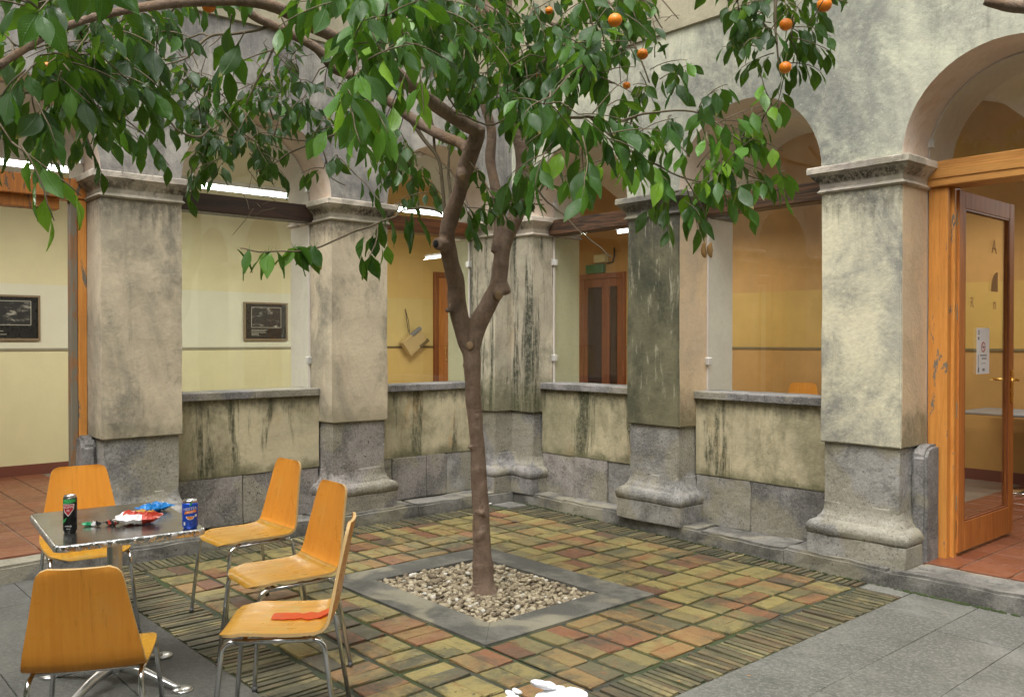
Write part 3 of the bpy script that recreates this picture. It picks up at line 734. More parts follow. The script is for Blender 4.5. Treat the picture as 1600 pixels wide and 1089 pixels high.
for lay in range(2):
    st = .036; nx = int((IX1 - IX0) / st); ny = int((IY1 - IY0) / st)
    for i in range(nx):
        for j in range(ny):
            x = IX0 + .016 + (i + .5 * (j % 2) * .9) * st + R.uniform(-.011, .011); y = IY0 + .016 + j * st + R.uniform(-.011, .011)
            if x > IX1 - .015 or y > IY1 - .015: continue
            r = R.uniform(.013, .0235); z = -.034 + lay * .022 + R.uniform(-.006, .006) + .012 * noise.noise(Vector((x * 4, y * 4, 0)))
            if (Vector((x, y)) - Vector((2.11, -2.12))).length < .09: z += .01
            m = Euler((R.uniform(-.5, .5), R.uniform(-.5, .5), R.uniform(0, 6.3))).to_matrix() @ Matrix.Diagonal((r * R.uniform(1, 1.45), r, r * R.uniform(.5, .8)))
            o0 = len(verts); ph = R.uniform(0, 99); tn = R.random()
            for v in bv: q = m @ (v * (1 + .22 * noise.noise(v * 1.3 + Vector((ph, 0, 0))))); verts.append((q.x + x, q.y + y, q.z + z))
            for f in bf: faces.append([q + o0 for q in f]); tone.append(tn)
me = bpy.data.meshes.new('pebbles'); me.from_pydata(verts, [], faces); po = link('pebbles', me, M['pebble'], None, True); po['kind'] = 'stuff'; po['label'] = 'pale round pebbles filling the square tree pit'
at = me.attributes.new('tone', 'FLOAT', 'FACE'); at.data.foreach_set('value', tone)

# kerbs
def kerb(S, s0, s1, d0a, d0b, d1, z, root):
    b = B(); pts = [S.p(s0, d0a), S.p(s1, d0b), S.p(s1, d1), S.p(s0, d1)]
    b.prism([(x, y, -.05) for x, y in pts], (0, 0, .05 + z))
    bmesh.ops.bevel(b.bm, geom=[e for e in b.bm.edges if min(v.co.z for v in e.verts) > 0], offset=.018, segments=2, affect='EDGES')
    b.rough(.010, 6, 3, .09); b.rough(.006, 17, 0, .09); b.done('kerb_stone', M['kerb'], root)
kr = thing('kerb', 'low worn stone kerb under the arcade with the wooden glass door', 'kerb', (2, 0, 0), 'stone kerbs along the arcade')
s = .0
while s < 9:
    e = s + R.uniform(.7, 1.15)
    f0 = -.015 - .05 * min(s, 3.7); f1 = -.015 - .05 * min(e, 3.7)
    kerb(RT, s + .002, e - .002, f0, f1, .16, .105 + R.uniform(-.006, .006), kr); s = e
# door step and threshold slabs at the right door
kl = thing('kerb', 'low stone kerb running behind the metal table and chairs', 'kerb', (0, -3, 0), 'stone kerbs along the arcade')
s = .02
while s < 9:
    e = s + R.uniform(.7, 1.15)
    kerb(LT, s + .002, e - .002, -.175, -.18, .10, .105 + R.uniform(-.006, .006), kl); s = e

# ------------------------------------------------------------------ arcade walls
wr = thing('arcade_wall', 'right-hand plaster arcade wall with arched windows and the open wooden door', 'wall', (3, 0, 0), 'arcade walls round the courtyard')
wl = thing('arcade_wall', 'left-hand grey stained arcade wall behind the table and chairs', 'wall', (0, -3, 0), 'arcade walls round the courtyard')
upper_wall(RT, ARCH_R, wr, M['upper']); upper_wall(LT, ARCH_L, wl, M['upper_left'])
def corner_outline(o, d1=None, d0=None):
    # concave corner of the court at (-.05, .02); o insets the two faces
    bk = BK if d1 is None else d1
    X, Y = -.05 - o, .02 + o
    r_, l_ = .26 - o, -.19 + o
    if d0 is not None:
        X, Y = -(d0 + .15), d0; 
    return [(X, Y), (r_, Y), (r_, bk), (-(bk + .15), bk), (-(bk + .15), l_), (X, l_)]
pillar(RT, -.1, .26, M['pier_corner'], M['pier_corner'], M['reveal_cream'], 'inner corner pillar with dark streaks where the two arcades meet', outline=corner_outline, pl_mat='granite2')
pillar(RT, 1.515, 2.05, M['pier_lichen'], M['pier_side'], M['reveal'], 'pillar darkened olive green by lichen, between two windows', cap='capital_dark', pl_mat='granite')
pillar(RT, 3.25, 3.80, M['pier_pale'], M['pier_side'], M['reveal'], 'pale nearest pillar beside the open wooden door', guard=(3.785, 3.885))
pillar(RT, 5.0, 5.55, M['pier_pale'], M['pier_side'], M['reveal'], 'pillar on the far side of the open door, past the right edge')
pillar(LT, 1.396, 1.94, M['pier_cream'], M['pier_cream'], M['reveal'], 'cream pillar behind the three empty chairs in a row', pl_mat='granite_red')
pillar(LT, 3.175, 3.73, M['pier_cream'], M['pier_cream'], M['reveal'], 'broad stained pillar directly behind the metal table', guard=(3.715, 3.81), pl_mat='granite')
pillar(LT, 4.93, 5.48, M['pier_cream'], M['pier_cream'], M['reveal'], 'pillar on the far side of the left doorway, past the left edge')
parapet(RT, .26, 1.517, wr, (.25, .5)); parapet(RT, 2.048, 3.252, wr, (.5, .8)); parapet(RT, 5.548, 6.75, wr, (.5, .8))
parapet(LT, .19, 1.398, wl, (.22, .42)); parapet(LT, 1.938, 3.177, wl, (.5, .9)); parapet(LT, 5.478, 6.68, wl, (.5, .9))
window(RT, .26, 1.515, wr, M['beam_black']); window(RT, 2.05, 3.25, wr, M['beam_black']); window(RT, 5.55, 6.75, wr, M['beam_black'])
window(LT, .19, 1.396, wl, M['beam_red']); window(LT, 1.94, 3.175, wl, M['beam_dark']); window(LT, 5.48, 6.68, wl, M['beam_dark'])
for S_, root_ in ((RT, wr), (LT, wl)):
    b = B(); sbox(b, S_, 6.7, 9.7, -.08, BK, -.05, 2.72); b.done('end_wall', M['upper'], root_)

# the two court sides behind the viewer
b = B(); b.box(9.6, -9.6, -.05, 10.2, .6, 7.5); b.box(-.7, -10.2, -.05, 10.2, -9.6, 7.5)
for q in range(5):
    b.mi = 1; b.box(9.57, -1.6 - q * 1.8, .9, 9.601, -.6 - q * 1.8, 2.9); b.box(.8 + q * 1.8, -9.601, .9, 1.8 + q * 1.8, -9.57, 2.9)
ow = b.done('courtyard_wall', [M['upper'], M['dark_glass']]); ow['kind'] = 'structure'

# ------------------------------------------------------------------ galleries behind the arcades
XB, YB = -4.0, 3.9
b = B(); b.box(XB - .3, .2, -.04, 10, YB + .3, GZ - .004); b.box(XB - .3, -10, -.04, -.35, .2, GZ - .0045); gf = b.done('gallery_floor', M['grout']); gf['kind'] = 'structure'
def fl_tiles(x0, x1, y0, y1):
    st = .292; nx = int(round((x1 - x0) / st)); ny = int(round((y1 - y0) / st))
    vars_ = []
    for k in range(4):
        q = B(); q.box(-st / 2 + .006, -st / 2 + .006, -.02, st / 2 - .006, st / 2 - .006, .004, .003)
        bmesh.ops.recalc_face_normals(q.bm, faces=q.bm.faces)
        me = bpy.data.meshes.new('floor_tile'); q.bm.to_mesh(me); q.bm.free(); me.materials.append(M['terracotta']); vars_.append(me)
    for i in range(nx):
        for j in range(ny):
            o = bpy.data.objects.new('floor_tile', R.choice(vars_)); COL.objects.link(o); o.parent = gf
            o.location = (x0 + (i + .5) * st, y0 + (j + .5) * st, GZ + R.uniform(-.0015, .0005)); o.rotation_euler = (R.uniform(-.003, .003), R.uniform(-.003, .003), R.choice((0, math.pi)))
fl_tiles(3.2, 5.25, .10, YB - .02); fl_tiles(XB + .02, -.27, -4.95, -3.2)
def back_wall(name, label, segs, S_right, zs):
    root = thing(name, label, 'wall', (segs[0][0], segs[0][1], GZ), 'back walls of the galleries')
    return root
def wall_seg(root, p0, p1, n, bands, rail, skirt=True):
    """a wall from p0 to p1 (xy), room side along n; bands = [(z0, z1, mat)]"""
    p0, p1, n = Vector((*p0, 0)), Vector((*p1, 0)), Vector((*n, 0))
    for z0, z1, mt in bands:
        q = B(); q.prism([(*p0.xy, z0), (*p1.xy, z0), (*(p1 - n * .2).xy, z0), (*(p0 - n * .2).xy, z0)], (0, 0, z1 - z0)); q.done('painted_band', mt, root)
    q = B(); q.prism([(*(p0 + n * .012).xy, 1.435), (*(p1 + n * .012).xy, 1.435), (*(p1 - n * .01).xy, 1.435), (*(p0 - n * .01).xy, 1.435)], (0, 0, .026)); q.done('dado_rail', rail, root)
    q = B(); q.prism([(*(p0 + n * .015).xy, GZ - .03), (*(p1 + n * .015).xy, GZ - .03), (*(p1 - n * .01).xy, GZ - .03), (*(p0 - n * .01).xy, GZ - .03)], (0, 0, .14)); q.done('skirting', M['skirting'], root)
lw = thing('gallery_back_wall', 'cream back wall hung with framed pictures, seen through the left openings', 'wall', (XB, -4, GZ), 'back walls of the galleries')
wall_seg(lw, (XB, -10), (XB, .55), (1, 0), [(-.05, 1.448, M['wall_cream']), (1.448, 2.14, M['wall_pale']), (2.14, 5.0, M['wall_cream'])], M['dado_grey'])
lw2 = thing('gallery_back_wall', 'warm yellow back wall with hanging wooden blocks behind the tree', 'wall', (XB, 2, GZ), 'back walls of the galleries')
wall_seg(lw2, (XB, .552), (XB, YB), (1, 0), [(-.05, 1.448, M['wall_corner']), (1.448, 2.14, M['wall_corner2']), (2.14, 5.0, M['wall_corner'])], M['dado'])
rw = thing('gallery_back_wall', 'deep ochre back wall seen through the right windows and door', 'wall', (3, YB, GZ), 'back walls of the galleries')
wall_seg(rw, (XB, YB), (10, YB), (0, -1), [(-.05, 1.448, M['wall_ochre']), (1.448, 2.14, M['wall_ochre2']), (2.14, 5.0, M['wall_ochre'])], M['dado'])
b = B(); b.box(9.9, BK, -.05, 10.2, YB, 5); b.box(XB, -10.3, -.05, -.8, -10, 5); ew = b.done('gallery_light_stop', M['wall_ochre2']); ew['kind'] = 'structure'  # unseen ends added so no light leaks into the galleries
# groin vaults
def vault():
    b = B(); zs, rise = 3.2, .80
    def h(u): return math.sqrt(max(0, 1 - u * u))
    def grid(x0, x1, y0, y1, fn):
        nx = max(2, int((x1 - x0) / .11)); ny = max(2, int((y1 - y0) / .11))
        vv = [[b.bm.verts.new((x0 + (x1 - x0) * i / nx, y0 + (y1 - y0) * j / ny, fn(x0 + (x1 - x0) * i / nx, y0 + (y1 - y0) * j / ny))) for j in range(ny + 1)] for i in range(nx + 1)]
        for i in range(nx):
            for j in range(ny): b.bm.faces.new((vv[i][j], vv[i][j + 1], vv[i + 1][j + 1], vv[i + 1][j]))
    def bay(a, cs, half):
        return max(max(0, h(min(1, abs(a - c) / half))) for c in cs)
    def fr(x, y):
        across = h(min(1, abs(y - (BK + YB) / 2) / ((YB - BK) / 2))); al = bay(x, [.88, 2.65, 4.4, 6.15, 7.9, 9.65, -.9, -2.7], .78)
        return zs + rise * max(across, al)
    def fl(x, y):
        across = h(min(1, abs(x - (XB - BK - .15) / 2) / ((-BK - .15 - XB) / 2))); al = bay(-y, [.79, 2.56, 4.33, 6.1, 7.85, 9.6], .78)
        return zs + rise * max(across, al)
    grid(XB, 10, BK, YB, fr); grid(XB, -BK - .15, -10, BK, fl)
    return b.done('vaulted_ceiling', M['vault'], None, smooth=False, recalc=False)
vo = vault(); vo['kind'] = 'structure'
b = B(); b.box(XB - .3, BK + .0, 5.0, 10.2, YB + .3, 5.1); b.box(XB - .3, -10.3, 5.0, -.75, BK, 5.1); rf = b.done('gallery_sky_block', M['vault']); rf['kind'] = 'structure'  # unseen slab added to keep sky light out of the galleries

# fluorescent lamps
def lamp(x0, y0, x1, y1, z, label):
    root = thing('ceiling_lamp', label, 'lamp', ((x0 + x1) / 2, (y0 + y1) / 2, z), 'fluorescent lamps in the galleries')
    q = B(); q.tube([(x0, y0, z), (x1, y1, z)], .016, 10); q.done('lit_tube', M['tube'], root, smooth=True)
    q = B()
    ax = abs(x1 - x0) > abs(y1 - y0); wd = .05
    if ax: q.box(x0 - .03, y0 - wd, z + .03, x1 + .03, y0 + wd, z + .06, .006)
    else: q.box(x0 - wd, y0 - .03, z + .03, x0 + wd, y1 + .03, z + .075, .006)
    q.done('housing', M['white'], root)
    for f in (.2, .8):
        q = B(); q.tube([(x0 + (x1 - x0) * f, y0 + (y1 - y0) * f, z + .07), (x0 + (x1 - x0) * f, y0 + (y1 - y0) * f, z + .60)], .005, 6)
        q.done('hanger', M['steel'], root)
    ld = bpy.data.lights.new('tube_light', 'AREA'); ld.shape = 'RECTANGLE'; ld.size = .1; ld.size_y = 1.3; ld.energy = LP * (1.4 if x0 == -2 else 1.0); ld.color = (1, .95, .85)
    lo = bpy.data.objects.new('tube_light', ld); COL.objects.link(lo); lo.location = ((x0 + x1) / 2, (y0 + y1) / 2, z - .03); lo.rotation_euler = (0, 0, math.pi / 2 if ax else 0)
LP = 14
lamp(-2, -4.95, -2, -3.41, 3.03, 'lit tube lamp above the left doorway, nearest the left edge')
lamp(-2, -2.45, -2, -1.25, 3.03, 'lit tube lamp showing over the dark beam of the wide left window')
lamp(-2, .02, -2, 1.1, 3.03, 'lit tube lamp just left of the tree limb, over the reddish beam')
lamp(-1.02, 2.66, .2, 2.66, 2.90, 'lit tube lamp end seen beside the lichen-dark pillar')
lamp(2.0, 2.3, 3.2, 2.3, 2.84, 'added tube lamp lighting the right gallery, hidden behind the window beam')  # added unseen lamp, brightens the right gallery
lamp(4.3, 3.1, 5.5, 3.1, 2.95, 'added tube lamp lighting the gallery, unseen above the open wooden door')  # another added lamp, lights the gallery behind the door

# ------------------------------------------------------------------ right door
rd = thing('door', 'open orange wooden glass door with brass handle, beside the nearest pale pillar', 'door', (4.3, .4, GZ))
fr_ = B(); fr_.box(3.80, .30, .11, 3.925, .46, 2.548, .005); fr_.box(3.9, .36, .11, 3.945, .46, 2.548, .004)
fr_.done('door_frame', M['door_wood_peel'], rd)
q = B(); q.box(4.875, .30, .11, 5.0, .46, 2.548, .005); q.done('door_frame', M['door_wood_peel'], rd)
q = B(); q.box(3.79, .27, 2.55, 5.01, .47, 2.715, .006); q.box(3.80, .262, 2.60, 5.0, .27, 2.66, .003); q.done('transom', M['transom_wood'], rd)
fan(RT, 3.80, 5.0, wr, 2.716)
LX, LY0, LY1, T = 3.935, .405, 1.385, .045
lf = B(); lf.box(LX - T / 2, LY0, .145, LX + T / 2, LY0 + .10, 2.535, .004); lf.box(LX - T / 2, LY1 - .09, .145, LX + T / 2, LY1, 2.535, .004)
lf.box(LX - T / 2 + .001, LY0 + .1, 2.42, LX + T / 2 - .001, LY1 - .09, 2.534, .004); lf.box(LX - T / 2 + .001, LY0 + .1, .146, LX + T / 2 - .001, LY1 - .09, .34, .004)
leaf_o = lf.done('door_leaf', M['door_wood'], rd)
q = B(); q.box(LX - .004, LY0 + .095, .335, LX + .004, LY1 - .085, 2.425); q.done('door_glass', M['glass'], leaf_o)
q = B()
for x in (LX - .014, LX + .014):
    for (y0, z0, y1, z1) in ((LY0 + .1, .34, LY1 - .09, .352), (LY0 + .1, 2.408, LY1 - .09, 2.42), (LY0 + .1, .34, LY0 + .112, 2.42), (LY1 - .102, .34, LY1 - .09, 2.42)):
        q.box(x - .006, y0, z0, x + .006, y1, z1, .002)
q.done('glazing_bead', M['inner_door'], leaf_o)
q = B(); q.box(LX - .012, LY0 - .004, .24, LX + .012, LY0 + .002, .36, .001); q.done('lock_slot', M['black'], leaf_o)
q = B(); q.box(LX - .008, LY0 - .004, 2.40, LX + .008, LY0 + .002, 2.47, .001); q.done('lock_slot', M['black'], leaf_o)
for z in (2.35, 1.73, 1.09, .477):
    q = B(); q.tube([(LX - .032, LY0 - .006, z - .055), (LX - .032, LY0 - .006, z + .055)], .008, 8)
    q.box(LX - .026, LY0 - .005, z - .05, LX + .014, LY0 - .001, z + .05, .001); q.box(LX - .07, LY0 - .05, z - .05, LX - .036, LY0 - .044, z + .05, .001)
    for dz in (-.03, 0, .03): q.ball((LX - .005, LY0 - .006, z + dz), .004, 1)
    q.done('hinge', M['hinge'], leaf_o)
for sx in (-1, 1):
    x = LX + sx * (T / 2 + .003); y = LY1 - .045
    q = B(); q.box(x - .003, y - .018, 1.09, x + .003, y + .018, 1.33, .002); q.tube([(x, y, 1.26), (x + sx * .045, y, 1.26)], .009, 8)
    q.tube([(x + sx * .045, y, 1.26), (x + sx * .05, y - .03, 1.262), (x + sx * .05, y - .07, 1.268), (x + sx * .046, y - .115, 1.258), (x + sx * .046, y - .125, 1.262)], [.009, .009, .008, .0075, .006], 8)
    q.done('handle', M['brass'], leaf_o, smooth=False)
# notice on the door glass
gx = LX + .0055
nt = thing('paper_notice', 'narrow white no-smoking notice stuck on the open door glass', 'notice', (gx, .86, 1.31))
q = B(); q.box(gx, .745, 1.315, gx + .0012, .965, 1.632); q.done('sheet', M['white'], nt)
q = B()
def ring(bld, cy_, cz, r0, r1, x, n=20):
    for i in range(n):
        a0, a1 = 2 * math.pi * i / n, 2 * math.pi * (i + 1) / n
        bld.poly([(x, cy_ + r0 * math.cos(a0), cz + r0 * math.sin(a0)), (x, cy_ + r1 * math.cos(a0), cz + r1 * math.sin(a0)), (x, cy_ + r1 * math.cos(a1), cz + r1 * math.sin(a1)), (x, cy_ + r0 * math.cos(a1), cz + r0 * math.sin(a1))])
ring(q, .855, 1.50, .028, .036, gx + .002)
q.poly([(gx + .002, .832, 1.521), (gx + .002, .838, 1.526), (gx + .002, .879, 1.479), (gx + .002, .873, 1.474)])
q.done('no_smoking_symbol', M['red_print'], nt, recalc=False)
q = B(); q.box(gx + .0018, .83, 1.497, gx + .0024, .88, 1.504)
q.box(gx + .0018, .762, 1.33, gx + .0024, .772, 1.45); q.box(gx + .0018, .76, 1.55, gx + .0024, .785, 1.57)
ring(q, .775, 1.60, .008, .016, gx + .002, 12)
for i, (y0, y1) in enumerate(((.80, .92), (.83, .90))): 
    for k in range(7):
        if y0 + k * .017 < y1: q.box(gx + .0018, y0 + k * .017, 1.437 - i * .022, gx + .0024, y0 + k * .017 + .011, 1.449 - i * .022)
for k in range(6): q.box(gx + .0018, .82 + k * .014, 1.385, gx + .0024, .828 + k * .014, 1.390)
q.box(gx + .0018, .84, 1.335, gx + .0024, .88, 1.352); q.box(gx + .0018, .762, 1.325, gx + .0024, .785, 1.36)
q.done('printing', M['grey_print'], nt, kind='stuff')
def letter(ch, y, z, size, x):
    me = text_mesh(ch, size, .0006); o = link('letter', me, M['etch'], leaf_o)
    o.matrix_parent_inverse = Matrix(); o.location = Vector((x, y, z)) - Vector(wm(leaf_o).translation)
    o.rotation_euler = (math.pi / 2, 0, math.pi / 2)
letter('A', 1.045, 2.20, .14, LX + .0055)
letter('R', .66, 1.80, .10, LX + .0055); letter('n', 1.06, 1.80, .11, LX + .0055)
q = B(); pts = [(LX + .0055, 1.115, 1.89), (LX + .0055, .995, 1.89)] + [(LX + .0055, 1.115 - .12 * math.cos(a), 1.90 + .13 * math.sin(a)) for a in [i * math.pi / 16 for i in range(1, 9)]]
q.prism(pts, (.001, 0, 0)); q.done('quarter_disc', M['etch'], leaf_o)
# terracotta threshold, step stones
q = B(); q.box(3.88, -.02, .0, 5.0, .10, .118, .01); q.rough(.006, 7, 3, .1); q.done('threshold_stone', M['kerb'], kr)

# ------------------------------------------------------------------ left door
ld_ = thing('door', 'peeling orange door frame of the left doorway with its leaf at the photo edge', 'door', (-.5, -4.3, GZ))
d0 = -.41
q = B(); q.box(d0 - .07, -3.79, .11, d0 + .02, -3.732, 2.548, .005); q.done('door_frame', M['door_wood_peel'], ld_)
q = B(); q.box(d0 - .07, -3.838, .11, d0 + .012, -3.791, 2.548, .005); q.done('door_jamb', M['door_wood_grey'], ld_)
q = B(); q.box(d0 - .16, -4.93, .11, d0 + .02, -4.822, 2.548, .005); q.done('door_frame', M['door_wood_worn'], ld_)
q = B(); q.box(d0 - .16, -4.94, 2.55, d0 + .03, -3.72, 2.69, .006); q.done('transom', M['door_wood_worn'], ld_)
q = B(); q.box(d0 - .14, -4.82, 2.47, d0 - .02, -3.902, 2.549, .004); q.done('transom', M['door_wood_worn'], ld_)
fan(LT, 3.73, 4.93, wl, 2.692)
# its leaf opened inward, showing as a thin edge
yl = -4.80
q = B()
def lbox(x0, x1, z0, z1): q.box(x0, yl - .022, z0, x1, yl + .022, z1, .004)
lbox(-1.45, -1.36, .145, 2.46); lbox(-.62, -.53, .145, 2.46); lbox(-1.36, -.62, 2.35, 2.459); lbox(-1.36, -.62, .146, .34)
l2 = q.done('door_leaf', M['inner_door'], ld_)
q = B(); q.box(-1.36, yl - .004, .34, -.62, yl + .004, 2.35); q.done('door_glass', M['glass'], l2)
q = B(); q.tube([(-1.405, yl + .02, 1.26), (-1.405, yl + .07, 1.26), (-1.30, yl + .07, 1.26)], .009, 8); q.box(-1.42, yl + .022, 1.10, -1.39, yl + .028, 1.33); q.done('handle', M['brass'], l2)

# ------------------------------------------------------------------ things in the galleries
def picture(y0, y1, z0, z1, label, art):
    x = XB + .002; root = thing('framed_picture', label, 'picture', (x, (y0 + y1) / 2, z0), 'framed pictures on the gallery wall')
    q = B(); t = .022
    for a in ((y0, z0, y1, z0 + t), (y0, z1 - t, y1, z1), (y0, z0 + t, y0 + t, z1 - t), (y1 - t, z0 + t, y1, z1 - t)): q.box(x, a[0], a[1], x + .03, a[2], a[3], .002)
    q.done('frame', M['frame_wood'], root)
    q = B(); q.box(x, y0 + t, z0 + t, x + .012, y1 - t, z1 - t); q.done('mount', M['photo_black'], root)
    py0, py1, pz0, pz1 = y0 + .10, y1 - .085, z0 + .16, z1 - .06
    q = B()
    for a in ((py0, pz0, py1, pz0 + .006), (py0, pz1 - .006, py1, pz1), (py0, pz0, py0 + .006, pz1), (py1 - .006, pz0, py1, pz1)): q.box(x + .012, a[0], a[1], x + .0135, a[2], a[3])
    for i in range(5):
        w_ = R.uniform(.08, .22); q.box(x + .012, py0, pz0 - .03 - i * .017, x + .0135, py0 + w_, pz0 - .025 - i * .017)
    q.done('print_border', M['photo_pale'], root)
    q = B(); q.box(x + .0121, py0 + .006, pz0 + .006, x + .0130, py1 - .006, pz1 - .006)
    q.done('print_image', M['photo_print'], root)
picture(-.935, -.348, 1.542, 2.02, 'small dark framed print with pale strokes, seen through the wide left window', 0)
picture(-3.83, -3.21, 1.543, 2.02, 'dark framed print at the far left edge, seen through the doorway', 1)
# hanging wooden blocks
hx = XB + .06
hb = thing('hanging_blocks', 'pale wooden blocks hanging on a cord against the yellow wall', 'ornament', (hx, 1.55, 1.4))
q = B(); q.tube([(hx - .04, 1.472, 1.99), (hx, 1.475, 1.8), (hx, 1.50, 1.66)], .005, 6); q.tube([(hx - .04, 1.472, 1.99), (hx, 1.50, 1.82), (hx, 1.52, 1.64)], .005, 6); q.done('cord', M['cord'], hb)
def rbox(c, s_, a, mat, nm='block'):
    q = B(); q.box(-s_[0] / 2, -s_[1] / 2, -s_[2] / 2, s_[0] / 2, s_[1] / 2, s_[2] / 2, .006, Matrix.Translation(c) @ Matrix.Rotation(a, 4, 'X')); q.done(nm, mat, hb)
rbox((hx + .03, 1.50, 1.475), (.10, .20, .24), .65, M['wood_block']); rbox((hx + .02, 1.65, 1.57), (.08, .19, .17), .6, M['wood_block'])
rbox((hx + .05, 1.585, 1.665), (.06, .20, .045), .6, M['grey_print'], 'strap'); rbox((hx + .03, 1.74, 1.50), (.05, .19, .05), .6, M['dado'], 'strap')
# inner doors
def inner_door(axis, a0, a1, zt, label, dark):
    def bx(q, u0, u1, v0, v1, z0, z1, bev=.004):
        if axis == 'x': q.box(u0, YB - v1, z0, u1, YB - v0, z1, bev)
        else: q.box(XB + v0, u0, z0, XB + v1, u1, z1, bev)
    root = thing('inner_door', label, 'door', ((a0 + a1) / 2 if axis == 'x' else XB, YB if axis == 'x' else (a0 + a1) / 2, GZ))
    q = B(); bx(q, a0, a0 + .07, 0, .06, GZ, zt); bx(q, a1 - .07, a1, 0, .06, GZ, zt); bx(q, a0 + .07, a1 - .07, 0, .06, zt - .08, zt); q.done('door_frame', M['inner_door'], root)
    if dark:
        m = a0 + .58 * (a1 - a0)
        for u0, u1 in ((a0 + .07, m - .002), (m + .002, a1 - .07)):
            q = B(); bx(q, u0, u0 + .07, .005, .045, GZ, zt - .085); bx(q, u1 - .07, u1, .005, .045, GZ, zt - .085); bx(q, u0 + .07, u1 - .07, .005, .045, zt - .2, zt - .085); bx(q, u0 + .07, u1 - .07, .005, .045, GZ, GZ + .25)
            lf_ = q.done('door_leaf', M['inner_door'], root)
            q = B(); bx(q, u0 + .07, u1 - .07, .012, .02, GZ + .25, zt - .2, 0); q.done('door_pane', M['dark_glass'], lf_)
    else:
        q = B(); bx(q, a0 + .07, a0 + .25, .005, .05, GZ, zt - .085); lf_ = q.done('door_leaf', M['door_wood'], root)
        q = B(); bx(q, a0 + .255, a0 + .36, .0, .02, GZ, zt - .14, 0); q.done('white_reveal', M['reveal'], root)
        q = B(); bx(q, a0 + .362, a1 - .07, .005, .05, GZ, zt - .085); q.done('door_leaf', M['inner_door'], root)
        q = B(); bx(q, a0 + .19, a0 + .22, .05, .058, 1.22, 1.50); bx(q, a0 + .20, a0 + .21, .058, .10, 1.37, 1.385); bx(q, a0 + .20, a0 + .30, .09, .10, 1.37, 1.385); q.done('handle', M['brass'], lf_)
inner_door('y', 1.97, 2.75, 2.54, 'narrow brown door with gold handle just left of the trunk fork', False)
inner_door('x', -2.84, -1.96, 2.525, 'dark glazed double door seen between corner pillar and lichen-dark pillar', True)
# emergency light over the door
el = thing('emergency_light', 'green emergency exit light box above the dark glazed door', 'lamp', (-2.54, YB - .05, 2.58))
q = B(); q.box(-2.70, YB - .08, 2.53, -2.36, YB, 2.66, .008); q.done('sign_box', M['exit_green'], el)
q = B(); q.box(-2.52, YB - .10, 2.68, -2.30, YB, 2.80, .01); q.done('lamp_box', M['lamp_body'], el)
q = B(); q.tube([(-2.30, YB - .03, 2.66), (-2.20, YB - .03, 2.68), (-2.17, YB - .03, 2.76), (-2.17, YB - .03, 2.88)], .012, 8); q.done('cable', M['black'], el, smooth=True)
# white poster edge beside that door
# inner table and seat
it = thing('gallery_table', 'grey table with chrome leg seen inside through the open door', 'table', (3.3, 3.6, GZ))
q = B(); q.box(2.88, 3.10, .845, 4.0, 3.82, .87, .006); q.done('tabletop', M['grey_print'], it)
q = B(); q.lathe([(.03, 0), (.03, .72)], (3.45, 3.45, GZ), 14); q.lathe([(.24, 0), (.24, .015), (.05, .04)], (3.45, 3.45, GZ + .002), 24); q.done('leg', M['chrome'], it, smooth=True)

